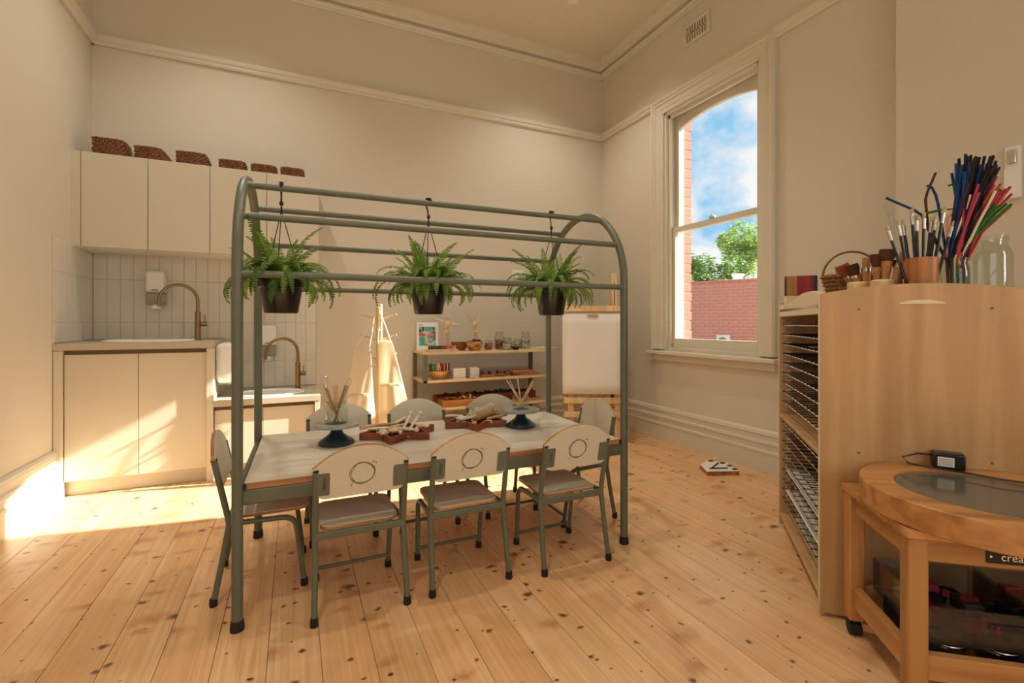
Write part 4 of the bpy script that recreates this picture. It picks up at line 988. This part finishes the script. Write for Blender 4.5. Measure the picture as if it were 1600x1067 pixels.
# lower shelf: long boxes of scraps
def crate(label, u0, u1, y0, y1, h, m, seedc, lab2, n=60):
    x0, x1 = at_y(u0, 505, y0).x, at_y(u1, 505, y0).x; t = thing('wooden_box', label, 'box', ((x0+x1)/2, (y0+y1)/2, zl_)); w, d = (x1-x0)/2, (y1-y0)/2
    MB().box(-w, w, -d, d, .0005, .008).build('bottom', m, t)
    for s in (-1, 1): MB().box(-w, w, s*d-.005, s*d+.005, .0005, h).build('side_wall', m, t, bevel=.002); MB().box(s*w-.005, s*w+.005, -d, d, .0005, h).build('side_wall', m, t, bevel=.002)
    r = random.Random(seedc[0])
    for k in range(n):
        a = r.uniform(0, 3.14); c = seedc[1][min(len(seedc[1])-1, int(len(seedc[1])*k/n))]; nmx = c[0]
        o = MB().add([(-.022,-.008,0),(.0,-.010,.006),(.022,-.006,0),(.02,.008,.003),(-.004,.011,.009),(-.022,.007,.001),(-.022,-.008,.002),(0,-.01,.009),(.022,-.006,.002),(.02,.008,.006),(-.004,.011,.012),(-.022,.007,.003)],
            [(0,1,4,5),(1,2,3,4),(6,11,10,7),(7,10,9,8),(0,6,7,1),(1,7,8,2),(2,8,9,3),(3,9,10,4),(4,10,11,5),(5,11,6,0)]).build('fabric_scrap', colour('scrap_'+nmx, *c[1:], .9))
        fx = -w*.88+1.76*w*(k+r.random())/n
        o.location = ((x0+x1)/2+fx, (y0+y1)/2+r.uniform(-.7, .7)*d, zl_+h-.014+r.uniform(0, .022)); o.rotation_euler = (r.uniform(-.9, .9), r.uniform(-.9, .9), a)
        tag(o, nmx+' scrap piled in the '+lab2, 'scrap', nmx+' scraps in the '+lab2)
rb = [('maroon', 92, 30, 24), ('brown', 110, 56, 30), ('amber', 180, 110, 40), ('purple', 96, 34, 80), ('wine', 84, 20, 40), ('green', 40, 96, 44), ('teal', 30, 86, 110), ('blue', 40, 76, 140), ('rust', 150, 54, 24)]
crate('long red-brown box of coloured scraps at the back of the lower shelf', 683, 836, 3.97, 4.10, .062, M['redwood'], (4, rb), 'long back box', 80)
crate('short light wooden box of scraps at the front of the lower shelf', 692, 748, 3.79, 3.93, .055, M['box'], (6, [('tan', 170, 120, 80), ('pink', 220, 150, 140), ('cream', 226, 200, 160)]), 'front box', 22)
p = on_shelf(760, 3.9, levels[0]); bowl('pale bowl of yellow-green leaves on the bottom shelf', p, .10, .06, M['pale'])
pile('green_ball', 'yellow-green felt ball heaped in the bottom shelf bowl', 'felt ball', 'green balls in the bottom bowl', p, .075, levels[0]+.06, 16, .018, [colour('lime_felt', 176, 186, 60, .9)], 1.2)

# ------------------------------------------------------------------ coat stand and aprons
CSP = Vector((.548, 3.45, 0)); cst = thing('coat_stand', 'pale wooden child coat stand with angled pegs', 'coat stand', CSP, -YAW)
MB().box(-.019, .019, -.019, .019, .03, 1.165).build('post', M['pale'], cst, bevel=.004)
for a in range(4):
    d = Vector((math.cos(R(90*a+20)), math.sin(R(90*a+20)), 0)); MB().tube([d*.01+Vector((0, 0, .12)), d*.19+Vector((0, 0, .012))], .012, 8).build('foot', M['pale'], cst)
for (z, sgn) in ((1.075, -1), (1.075, 1), (.93, -1), (.93, 1), (.79, -1), (.80, 1)):
    MB().tube([(sgn*.012, 0, z-.018), (sgn*.125, -.01, z+.018)], .0062, 10).build('peg', M['pale'], cst)
for z in (1.13, .98, .86): MB().tube([(0.005, -.01, z), (.012, -.075, z+.016)], .0062, 10).build('peg', M['pale'], cst)
def apron(label, zt, zb, xt0, xt1, xb0, xb1, ybase, ph, peg, pocket, strapz):
    t = thing('canvas_apron', label, 'apron', CSP, -YAW, 'canvas aprons on the coat stand'); nv, nh = 22, 18
    def P(i, j, off=0):
        f = i/nv; s = j/nh; e = f**.85; xa = xt0+(xb0-xt0)*e; xb = xt1+(xb1-xt1)*e
        return Vector((xa+(xb-xa)*s, ybase-.012-.030*f*math.sin(math.pi*s)-.012*f*math.sin(s*9+ph+f)-.006*math.sin(f*7+s*4+ph)-off, zt+(zb-zt)*f+.01*math.sin(s*3.1)))
    vs = [P(i, j) for i in range(nv+1) for j in range(nh+1)]; fs = [(i*(nh+1)+j, i*(nh+1)+j+1, (i+1)*(nh+1)+j+1, (i+1)*(nh+1)+j) for i in range(nv) for j in range(nh)]
    o = MB().add(vs, fs).build('cloth', M['canvas'], t, smooth=70); sm = o.modifiers.new('thickness', 'SOLIDIFY'); sm.thickness = .003
    i0, i1, j0, j1 = pocket; idx = {}; pv = []
    for i in range(i0, i1+1):
        for j in range(j0, j1+1): idx[(i, j)] = len(pv); pv.append(P(i, j, .006))
    pf = [(idx[(i, j)], idx[(i, j+1)], idx[(i+1, j+1)], idx[(i+1, j)]) for i in range(i0, i1) for j in range(j0, j1)]
    o = MB().add(pv, pf).build('pocket', M['canvas'], t, smooth=70); sm = o.modifiers.new('thickness', 'SOLIDIFY'); sm.thickness = .003
    MB().tube([P(i0, j, .010) for j in range(j0, j1+1)], .0026, 5).build('pocket_hem', M['canvas'], t)
    for j in (1, nh-1):
        q = P(0, j); MB().tube([q+Vector((0, 0, -.03)), q, (q+Vector(peg))/2+Vector((.004, -.004, 0)), Vector(peg)], .0042, 6).build('strap', M['canvas'], t)
apron('cream canvas apron hanging on the left of the coat stand', .862, .26, -.155, -.052, -.245, -.012, -.03, .5, (-.028, -.03, 1.07), (12, 22, 1, 16), 1)
apron('cream canvas apron hanging on the right of the coat stand', .905, .30, .004, .100, .014, .250, -.045, 2.2, (.012, -.045, 1.125), (11, 20, 1, 17), 1)

# ------------------------------------------------------------------ easel in the corner
EP = Vector((2.46, 3.62, 0)); ea = thing('easel', 'double-sided wooden child easel in the corner by the window', 'easel', EP, -YAW-.06)
def easel_side(q):
    lean = Matrix.Translation((0, q*.24, 0)) @ Matrix.Rotation(q*R(9), 4, 'X')
    for s in (-1, 1):
        MB().box(s*.20-.024, s*.20+.024, -.012, .012, 0, 1.50, lean).build('leg', M['pale'], ea, bevel=.003)
    for z in (1.17, .24, .36): MB().box(-.26, .26, -.034 if q < 0 else .012, -.012 if q < 0 else .034, z-.026, z+.026, lean).build('crossbar', M['pale'], ea, bevel=.003)
    for s in (-1, 1):
        b = MB(); yk = -.036 if q < 0 else .036
        b.cyl((s*.20, yk, .36), (s*.20, yk*1.5, .36), .014, n=10)
        for k in range(5): a = 2*math.pi*k/5; b.ball((s*.20+.014*math.cos(a), yk*1.3, .36+.014*math.sin(a)), .007, n=6, m=4)
        for k in range(5): a = 2*math.pi*k/5; b.ball((s*.20+.014*math.cos(a), yk*1.3, 1.17+.014*math.sin(a)), .007, n=6, m=4)
        b.cyl((s*.20, yk, 1.17), (s*.20, yk*1.5, 1.17), .014, n=10); b.build('knob', M['black'], ea)
        MB().box(s*.20-.003, s*.20+.003, -.014 if q < 0 else .012, -.012 if q < 0 else .014, 1.2, 1.42, lean).build('slot', M['soil'], ea)  # dark strip stands in for the shade inside the slot
    MB().box(-.255, .255, -.030 if q < 0 else .016, -.016 if q < 0 else .030, .45, 1.125, lean).build('board', M['paper'], ea)
    return lean
lf = easel_side(-1); easel_side(1)
pd = thing('paper_pad', 'large white sheet of paper clipped to the easel', 'paper', EP, -YAW-.06)
vs = []; fs = []
for i in range(9):
    for j in range(7): vs.append(lf @ Vector((-.27+.54*j/6, -.038-.012*(i/8)**2-.004*math.sin(j*1.3+i*.4), 1.115-.70*i/8)))
for i in range(8):
    for j in range(6): fs.append((i*7+j, i*7+j+1, (i+1)*7+j+1, (i+1)*7+j))
o = MB().add(vs, fs).build('sheet', M['paper'], pd, smooth=60); sm = o.modifiers.new('thickness', 'SOLIDIFY'); sm.thickness = .002
MB().box(-.05, .05, -.044, -.034, 1.100, 1.120, lf).build('clip', M['pale'], pd, bevel=.002)

# ------------------------------------------------------------------ clock lying on the floor
fz = .030; cpts = [at_z(u, v, fz) for u, v in ((1093.4, 725.6), (1105, 718.8), (1136, 722.5), (1155, 735.5), (1105, 736.5))]
cc_ = sum(cpts, Vector())/5
ck = thing('wall_clock', 'white five-sided clock lying on the floor under the window', 'clock', (cc_.x, cc_.y, 0))
pl = [((q-cc_).x, (q-cc_).y) for q in cpts]
MB().prism(pl, 0.0005, fz-.004).build('case', M['boxz'], ck); MB().prism([(a*.97, b_*.97) for a, b_ in pl], fz-.004, fz).build('face', M['white'], ck)
def bar(p, q, w, nm, m): 
    a, b_ = at_z(*p, fz)-cc_, at_z(*q, fz)-cc_; MB().tube([(a.x, a.y, fz+.004), (b_.x, b_.y, fz+.004)], w, 6).build(nm, m, ck)
bar((1109, 732.5), (1137, 731.8), .0045, 'hour_hand', M['black']); bar((1112, 732.5), (1122, 724), .0045, 'minute_hand', M['black'])
for (u, v) in ((1111, 720.3), (1129, 723.6), (1140, 727.8), (1148, 733.2)): 
    a = at_z(u, v, fz)-cc_; MB().box(a.x-.016, a.x+.016, a.y-.012, a.y+.012, fz, fz+.004).build('hour_mark', M['black'], ck)

# ================================================================== DRYING RACK
KP = Vector((1.682, 1.063, 0)); RKR = R(-45)
E1, E2 = Vector((math.cos(RKR), math.sin(RKR), 0)), Vector((-math.sin(RKR), math.cos(RKR), 0))
def rk(x, y, z): return KP+E1*x+E2*y+Vector((0, 0, z))
def rack_u(u, y):                      # local x of the point on line y = const seen at pixel column u
    o = (u-CU)/F; k = (sn+o*cs)/(cs-o*sn); p = KP+E2*y
    return (k*p.y-p.x)/(E1.x-k*E1.y)
def rack_z(u, v, y): q = rk(rack_u(u, y), y, 0); return CH+(HV-v)/F*(q.x*sn+q.y*cs)
rck = thing('drying_rack', 'tall birch paper drying rack with curved top standing at an angle', 'drying rack', KP, RKR)
dw, ww = .58, .80; RX = Matrix.Rotation(R(90), 4, 'X')
def end_panel(y):
    n = 16; poly = [(0, .012), (dw, .012)]+[(dw*(1-k/n), 1.133+.030*(1-(2*k/n-1)**2)) for k in range(n+1)]
    o = MB().prism(poly, -y-.018, -y, RX).build('end_panel', M['birch'], rck, bevel=.004)
    return o
e0 = end_panel(0); end_panel(ww-.018)
b = MB()                                # recessed grip slot with a pale lip on the near panel
b.prism([(dw/2-.062+.124*k/12, 1.098+.010*(1-(2*k/12-1)**2)) for k in range(13)]+[(dw/2+.062, 1.094), (dw/2-.062, 1.094)], -.0005, .003, RX)
tag(b.build('hand_grip', M['birch_e'], e0), 'pale curved hand grip')
for x_, z_ in ((.115, 1.078), (.47, 1.078), (.115, .585), (.47, .585), (.115, .05)):
    MB().cyl((x_, -.0012, z_), (x_, .002, z_), .0042, n=12).build('screw', M['plate'], e0)
for y_ in (0, ww-.018): MB().box(-.0015, .0008, y_+.001, y_+.017, .014, 1.131).build('edge_band', M['birch_e'], rck)
MB().box(dw-.012, dw, .018, ww-.018, .05, 1.10).build('back_panel', M['birch'], rck)
for z_, nm in ((1.10, 'top_shelf'), (.575, 'middle_shelf'), (.076, 'bottom_shelf')): MB().box(0.0, dw-.012, .018, ww-.018, z_-.018, z_).build(nm, M['birch'], rck, bevel=.003)
n = 24; poly = [(.018, 1.062), (ww-.018, 1.062)]
for k in range(n+1):
    f = k/n; yy = ww-.018-(ww-.036)*f; s = min(1, max(0, (f-.28)/.42)); s = s*s*(3-2*s); poly.append((yy, 1.122+.030*s-(.012*((f-.8)/.2)**2 if f > .8 else 0)))
MB().prism(poly, 0, .016, Matrix(((0,0,1,0),(1,0,0,0),(0,1,0,0),(0,0,0,1)))).build('front_crest', M['birch_e'], rck, bevel=.003)
def wire_shelf(z, sag=0):
    b = MB(); r_ = .0022
    b.tube([(.012, .022, z), (.012, ww-.022, z)], r_*1.25, 6); b.tube([(dw-.03, .022, z), (dw-.03, ww-.022, z)], r_, 6)
    for s in range(1, 4): b.tube([(.012+s*.135, .022, z), (.012+s*.135, ww-.022, z)], r_*.8, 5)
    o = b.build('wire_shelf', M['steel'], rck)
    b = MB()
    for k in range(12): yy = .05+k*(ww-.10)/11; b.tube([(.008, yy, z+.004), (dw-.03, yy, z+.004)], r_*.9, 5)
    b.build('cross_wires', M['bwire'], o)
    for q in (.022, ww-.022): MB().box(.03, .05, q-.004, q+.004, z-.010, z+.010).build('bracket', M['birch_e'], o)
zu = [1.02-.0475*k for k in range(9)]; zd = [.535-.0475*k for k in range(9)]
for z_ in zu+zd: wire_shelf(z_)
for k, (z_, x0, x1, y0, y1, lab) in enumerate(((zd[5], .02, .40, .10, .72, 'white paper sheets drying on the upper of the loaded wires'), (zd[7], .015, .42, .06, .70, 'white paper sheets drying on the lowest loaded wire'), (.078, .05, .45, .08, .70, 'white paper sheets lying on the bottom board of the rack'))):
    o = MB().box(x0, x1, y0, y1, 0, .006).build('paper_sheets', M['paper']); o.location = rk(0, 0, z_+.0065); o.rotation_euler = (0, 0, RKR); tag(o, lab, 'paper')
o = MB().box(0.03, .10, .12, .20, 0, .003).build('cardboard_scrap', M['beechx']); o.location = rk(.0, .12, zu[2]+.0065); o.rotation_euler = (0, 0, RKR); tag(o, 'small brown cardboard scrap on a top wire of the drying rack', 'cardboard')

# ------------------------------------------------------------------ things on top of the rack
ZT = 1.1005
# coloured pencils in a block
pb = thing('pencil_block', 'pale wooden block holding coloured pencils at the far end of the rack', 'pencil holder', rk(0, 0, ZT), RKR)
yb = .62; xa, xb_ = rack_u(1226, yb), rack_u(1277, yb); MB().box(xa, xb_, yb-.02, yb+.02, 0, .058).build('block', M['birch_e'], pb, bevel=.003)
pc = [('dark brown', 52, 36, 30)]+[('ochre', 186, 130, 60)]*2+[('tan', 176, 120, 72)]*3+[('yellow-brown', 196, 140, 66)]+[('crimson', 150, 20, 36)]*5+[('red', 176, 28, 40)]*3+[('dark red', 110, 16, 34)]*2+[('black', 36, 28, 34)]*2
for i, (n_, a, b_, c) in enumerate(pc):
    x = xa+.004+(xb_-xa-.008)*i/(len(pc)-1)
    for row in (0, 1):
        o = MB().tube([(0,0,0), (0,0,.086), (0,0,.096)], [.0036, .0036, .0008], 6).build('coloured_pencil', colour('pencil_'+n_, a, b_, c, .4)); o.location = rk(x, yb-.009+.017*row, ZT+.058); tag(o, n_+' coloured pencil standing in the pencil block', 'pencil', n_+' pencils in the block')
# wicker basket with handle, filled with sticks
yk = .42; xk = rack_u(1330, yk); bs_ = thing('handled_basket', 'brown wicker basket with a tall hoop handle', 'basket', rk(xk, yk, ZT), RKR)
b = MB()
for k in range(8): b.tube([((.066+.005*k)*math.cos(a)*(1+.02*(-1)**(j+k)), (.055+.004*k)*math.sin(a)*(1+.02*(-1)**(j+k)), .006+k*.017) for j, a in enumerate([2*math.pi*j/36 for j in range(36)])], .0096, 5, closed=True)
b.lathe([(.001, .001), (.055, .001), (.055, .006), (.001, .006)], 20, sy=.82); b.build('woven_body', M['wicker2'], bs_, smooth=60)
MB().tube([(.103*math.cos(a), 0, .125+.105*math.sin(a)) for a in [math.pi*k/20 for k in range(21)]], .0045, 8).build('handle', M['wicker2'], bs_)
for k in range(12):
    o = MB().tube([(0,0,0), (0,0,.115)], .004, 6).build('short_stick', M['driftw']); o.location = rk(xk-.045+.007*k-.02, yk-.03-.012*(k % 3), ZT+.055); o.rotation_euler = (rnd.uniform(-.3,.3), rnd.uniform(-.3,.3), 0); tag(o, 'short brown stick standing in the handled wicker basket', 'stick', 'sticks in the handled basket')
# chunky brushes in wooden holders
def chunky(label, u, y, h, bw_, bh, m, az, lean, hm='beechz', zb=.058):
    x = rack_u(u, y); t = thing('chunky_brush', label, 'brush', rk(x, y, ZT+zb), RKR+az); t.rotation_euler = (0, lean, RKR+az)
    MB().lathe([(.011, 0), (.015, .02), (.012, h*.5), (.016, h*.9), (.014, h)], 14).build('handle', M[hm], t)
    MB().lathe([(.0165, h*.93), (.0165, h*1.12), (.015, h*1.13)], 14).build('ferrule', M['steel'] if hm == 'beechz' else M['boxz'], t)
    MB().lathe([(.0145, h*1.1), (bw_, h*1.1+bh*.6), (bw_*.95, h*1.1+bh), (.004, h*1.1+bh*.98)], 14, sy=.7).build('bristles', m, t)
for (u, y, w_, lab) in ((1341, .22, .036, 'low round wooden brush stand near the basket'), (1379, .13, .036, 'low round wooden brush stand beside the paintbrush box')):
    t = thing('brush_stand', lab, 'brush holder', rk(rack_u(u, y), y, ZT), RKR); MB().lathe([(.001, 0), (w_, 0), (w_, .082), (w_-.006, .087), (.001, .087)], 24).build('block', M['pale'], t, bevel=.002)
chunky('chunky brush with rust felt tip leaning left', 1338, .30, .060, .026, .050, M['felt_red'], 0, -.45)
chunky('chunky brush with dark bristles behind the stand', 1345, .26, .055, .024, .045, M['dbristle'], 0, -.3)
chunky('flat wooden paddle brush standing upright', 1354, .24, .075, .015, .040, M['beechz'], 0, 0)
chunky('tall brush with dark maroon bristles', 1371, .16, .068, .024, .050, M['dbristle'], 0, 0, 'boxz')
chunky('tallest fan-headed brown brush', 1382, .14, .085, .028, .045, M['dbristle'], 0, .08, 'boxz')
chunky('wooden spreader leaning right beside the paintbrush box', 1396, .12, .075, .013, .045, M['boxz'], 0, .25)
chunky('short dark brush against the paintbrush box', 1402, .16, .055, .024, .04, M['dbristle'], 0, .1, 'boxz')
# wooden pot of paintbrushes
yp = .075; xp = rack_u(1441, yp); rp = (rack_u(1474, yp)-rack_u(1409, yp))/2*.80
t = thing('wooden_pot', 'round wooden pot packed with bristle paintbrushes', 'pot', rk(xp, yp+.01, ZT), RKR)
MB().lathe([(.001, 0), (rp, 0), (rp+.001, .153), (rp-.006, .155), (rp-.007, .01), (.001, .01)], 36).build('wall', M['boxz'], t)
def paintbrush(label, base, tip, fl, grp):
    base, tip = Vector(base), Vector(tip); d = tip-base; L = d.length; t = thing('paintbrush', label, 'paintbrush', base, 0, grp)
    t.rotation_mode = 'QUATERNION'; t.rotation_quaternion = d.to_track_quat('Z', 'Y')
    MB().tube([(0,0,0), (0,0,L*.3), (0,0,L-.052)], [.003, .005, .0048], 8).build('handle', M['blackp'], t)
    MB().tube([(0,0,L-.056), (0,0,L-.03), (0,0,L-.02)], [.005, .0055, .0062], 8).build('ferrule', M['steel'], t)
    MB().lathe([(.005, L-.022), (.0075*fl, L-.012), (.0068*fl, L-.002), (.002, L)], 10, sy=.6).build('bristles', M['bristle'], t)
tips = [(1385, 352, -.02, 1.1), (1402, 344, .0, .9), (1410, 343, .01, .9), (1424, 326, .0, 1.4), (1432, 336, .012, 1), (1444, 332, -.008, 1.1), (1456, 338, .01, 1), (1463, 334, 0, .9), (1476, 323, -.005, 1.4), (1490, 345, .0, .7)]
ordn = ['leftmost', 'second', 'third', 'tallest flat', 'fifth', 'sixth', 'seventh', 'eighth', 'wide flat rightward', 'thin pointed rightmost']
for (u, v, dy, f), n_ in zip(tips, ordn):
    y = yp+.01+dy; tip = rk(rack_u(u, y), y, rack_z(u, v, y)); bx_ = xp+(rack_u(u, y)-xp)*.3; paintbrush(n_+' bristle paintbrush in the wooden pot', rk(bx_, y, ZT+.012), tip, f, 'paintbrushes in the wooden pot')
# glass jars and pipe cleaners
yj = .24; xj = rack_u(1533, yj)
glass_jar('large empty clear glass jar nearest the wall switch', rk(xj, yj, ZT), .082, .235, neck=.84)
yq = .105; xq = rack_u(1492, yq); glass_jar('clear glass jar holding a fan of pipe cleaners', rk(xq, yq, ZT), .040, .150, neck=.86)
yt = .33; xt = rack_u(1428, yt); glass_jar('small glass jar of test tubes behind the paintbrushes', rk(xt, yt, ZT), .034, .11, neck=.9)
for k, (u, v) in enumerate(((1384, 320), (1390, 328))):
    a = rk(xt+.01*k, yt, ZT+.01); q = rk(rack_u(u, yt), yt, rack_z(u, v, yt)); o = MB().tube([(0,0,0), (0,0,(q-a).length)], .007, 12).build('test_tube', M['glass']); o.location = a; o.rotation_mode = 'QUATERNION'; o.rotation_quaternion = (q-a).to_track_quat('Z', 'Y'); tag(o, ('upper' if k == 0 else 'lower')+' clear glass test tube leaning left from the small jar', 'test tube')
r3 = random.Random(21)
def cleaner(label, n_, c, pts, grp):
    o = MB().tube(pts, .0042, 6).build('pipe_cleaner', colour('pipe_'+n_, *c, .95), smooth=60); tag(o, label, 'pipe cleaner', grp); return o
pal = [('black', (26, 20, 22), 26, 1530, 252, 34, 12), ('blue', (22, 66, 120), 14, 1508, 268, 26, 14), ('purple', (66, 30, 62), 8, 1524, 288, 30, 14), ('pink', (170, 60, 84), 10, 1534, 298, 30, 16),
       ('orange', (190, 84, 34), 11, 1558, 292, 20, 18), ('white', (222, 206, 180), 6, 1544, 300, 40, 18), ('green', (30, 110, 40), 7, 1560, 310, 22, 16), ('red', (172, 40, 34), 9, 1566, 306, 18, 20)]
for (n_, c, cnt, uc, vc, du, dv) in pal:
    for k in range(cnt):
        y = yq+r3.uniform(-.03, .05); u, v = uc+r3.uniform(-du, du), vc+r3.uniform(-dv, dv)
        tip = rk(rack_u(u, y), y, rack_z(u, v, y)); bs0 = rk(xq+r3.uniform(-.022, .022), yq+r3.uniform(-.022, .022), ZT+.012); md = rk(xq+r3.uniform(-.02, .03), yq+r3.uniform(-.02, .02), ZT+.148)
        md2 = (md+tip)/2+Vector((0, 0, .006))
        cleaner(n_+' pipe cleaner fanned out of the tall glass jar', n_, c, [bs0, md, md2, tip], n_+' pipe cleaners in the jar')
def bent(label, n_, c, px, y):
    cleaner(label, n_, c, [rk(xq-.015, yq, ZT+.02), rk(xq-.02, yq, ZT+.14)]+[rk(rack_u(u, y), y, rack_z(u, v, y)) for u, v in px], 'bent '+n_+' pipe cleaners')
bent('blue pipe cleaner bent far out to the left', 'blue', (30, 84, 124), [(1450, 352), (1440, 336), (1428, 328), (1400, 316), (1384, 309)], .15)
bent('brown pipe cleaner with a kink, left of the fan', 'brown', (70, 46, 36), [(1450, 358), (1446, 312), (1449, 300), (1462, 270)], .14)
bent('short blue pipe cleaner curling left of the fan', 'blue', (30, 84, 124), [(1466, 320), (1462, 304), (1456, 293), (1448, 290)], .16)
bent('bright green pipe cleaner bent across the fan', 'green', (26, 140, 40), [(1496, 328), (1494, 300), (1490, 288), (1482, 290)], .13)
bent('bright green pipe cleaner lying level across the fan', 'green', (26, 140, 40), [(1496, 326), (1470, 328), (1448, 333)], .12)
bent('pale pink pipe cleaner curving to the right', 'pale_pink', (226, 150, 130), [(1480, 340), (1492, 332), (1506, 331), (1516, 334)], .12)

# ================================================================== LIGHT TABLE TROLLEY
TP = Vector((1.689, .954, 0)); TRR = R(-37.8)
tr = thing('light_table_trolley', 'small beech trolley on castors in the right foreground', 'trolley', TP, TRR)
Wt, Dt, zt2 = .60, .33, .492; lw = .0225
for sx_ in (0, Wt):
    for sy_ in (0, -Dt):
        MB().box(sx_-lw, sx_+lw, sy_-lw, sy_+lw, .052, zt2-.022).build('leg', M['beechz'], tr, bevel=.004)
        cb = MB().cyl((sx_, sy_, .040), (sx_, sy_, .052), .012, n=12).cyl((sx_-.016, sy_, .022), (sx_+.016, sy_, .022), .022, n=16).build('castor', M['black'], tr)
for sy_ in (0, -Dt):
    MB().box(lw, Wt-lw, sy_-.012, sy_+.012, zt2-.082, zt2-.022).build('apron_rail', M['beechx'], tr, bevel=.002); MB().box(lw, Wt-lw, sy_-.012, sy_+.012, .10, .165).build('lower_rail', M['beechx'], tr, bevel=.002)
for sx_ in (0, Wt):
    MB().box(sx_-.012, sx_+.012, -Dt+lw, -lw, zt2-.082, zt2-.022).build('apron_rail', M['beech'], tr, bevel=.002); MB().box(sx_-.012, sx_+.012, -Dt+lw, -lw, .10, .165).build('lower_rail', M['beech'], tr, bevel=.002)
MB().box(-lw-.006, Wt+lw+.006, -Dt-lw-.006, lw+.006, zt2-.022, zt2).build('table_top', M['beechx'], tr, bevel=.003)
MB().box(-.01, Wt+.01, -Dt-.01, .01, .100, .112).build('lower_shelf', M['beechx'], tr)
np_ = MB().box(.150, .330, -Dt-.0165, -Dt-.012, zt2-.070, zt2-.034).build('name_plate', M['black'], tr, bevel=.004)
for x_ in (.158, .322): MB().cyl((x_, -Dt-.0165, zt2-.052), (x_, -Dt-.018, zt2-.052), .003, n=8).build('rivet', M['steel'], np_)
o = link('lettering', text_mesh('creat', .027), M['steel'], np_); o.matrix_local = Matrix.Translation((.207, -Dt-.0172, zt2-.052)) @ Matrix.Rotation(R(90), 4, 'X')
def trp(x, y, z): return TP+Matrix.Rotation(TRR, 3, 'Z') @ Vector((x, y, z))
lb = thing('round_light_box', 'large round beech light panel lying on the trolley', 'light panel', trp(.235, -.205, zt2+.001), TRR)
rD = .285
MB().lathe([(rD-.085, .010), (rD-.085, .066), (rD-.078, .070), (rD-.004, .070), (rD, .066), (rD, .004), (rD-.004, 0), (rD-.085, 0)], 72).build('rim', M['beechx'], lb)
MB().lathe([(.001, .004), (rD-.084, .004), (rD-.084, .060), (.001, .060)], 72).build('frosted_panel', M['screen'], lb)
ad_ = thing('power_adapter', 'black power adapter with printed label lying on the light panel', 'adapter', trp(.268, .010, zt2+.0715), TRR-.35)
MB().box(-.040, .040, -.022, .028, 0, .052).build('body', M['blackp'], ad_, bevel=.006); MB().box(-.028, .012, -.0226, -.022, .010, .040).build('rating_label', M['paper'], ad_)
for k in range(5): MB().box(-.025, .008, -.0230, -.0226, .013+k*.005, .0142+k*.005).build('print_line', M['letter'], ad_)
MB().tube([(-.040, 0, .038), (-.075, -.01, .040), (-.115, -.01, .022), (-.10, -.02, .006), (-.04, -.03, .004), (.03, -.045, .004), (.10, -.07, .004), (.20, -.075, .004)], .0026, 7).build('cable', M['blackp'], ad_)
# storage under the trolley
for k, (x0, x1, z0, z1, lab) in enumerate(((.04, .30, .20, .31, 'left clear plastic box of dark red blocks under the trolley'), (.31, .57, .20, .31, 'right clear plastic box of dark red blocks under the trolley'))):
    t = thing('storage_box', lab, 'box', trp(x0, -.30, .1125), TRR); w = x1-x0
    MB().box(0, w, 0, .27, .060, .064).box(0, w, 0, .003, .06, .16).box(0, w, .267, .27, .06, .16).box(0, .003, 0, .27, .06, .16).box(w-.003, w, 0, .27, .06, .16).build('clear_wall', M['acryl'], t)
    MB().box(.02, .04, .02, .25, 0, .06).box(w-.04, w-.02, .02, .25, 0, .06).build('feet', M['black'], t)
    MB().box(w*.55, w*.9, -.003, .0, .118, .132).build('handle', M['black'], t)
    r4 = random.Random(k)
    for q in range(14):
        o = MB().box(-.022, .022, -.014, .014, -.010, .010).build('building_block', colour('block_red', 120, 22, 18) if q % 3 else colour('block_dark', 40, 24, 28), bevel=.002); o.location = trp(x0+.04+(w-.08)*r4.random(), -.28+.22*r4.random(), .1125+.078+.020*(q // 5)); o.rotation_euler = (0, 0, r4.uniform(0, 3)); tag(o, ('red' if q % 3 else 'dark')+' toy block inside the '+('left' if k == 0 else 'right')+' clear box', 'block', ('red' if q % 3 else 'dark')+' blocks in the '+('left' if k == 0 else 'right')+' clear box')
for k, (x, lab) in enumerate(((.115, 'left low clip-top glass jar at the bottom of the trolley'), (.235, 'middle low clip-top glass jar at the bottom of the trolley'), (.43, 'right low clip-top glass jar at the bottom of the trolley'))):
    t = glass_jar(lab, trp(x, -.245, .1125), .045, .055, neck=.92)
    MB().tube([(.043*math.cos(a), .043*math.sin(a), .050) for a in [2*math.pi*j/24 for j in range(24)]], .0022, 6, closed=True).build('clip_ring', M['steel'], t)
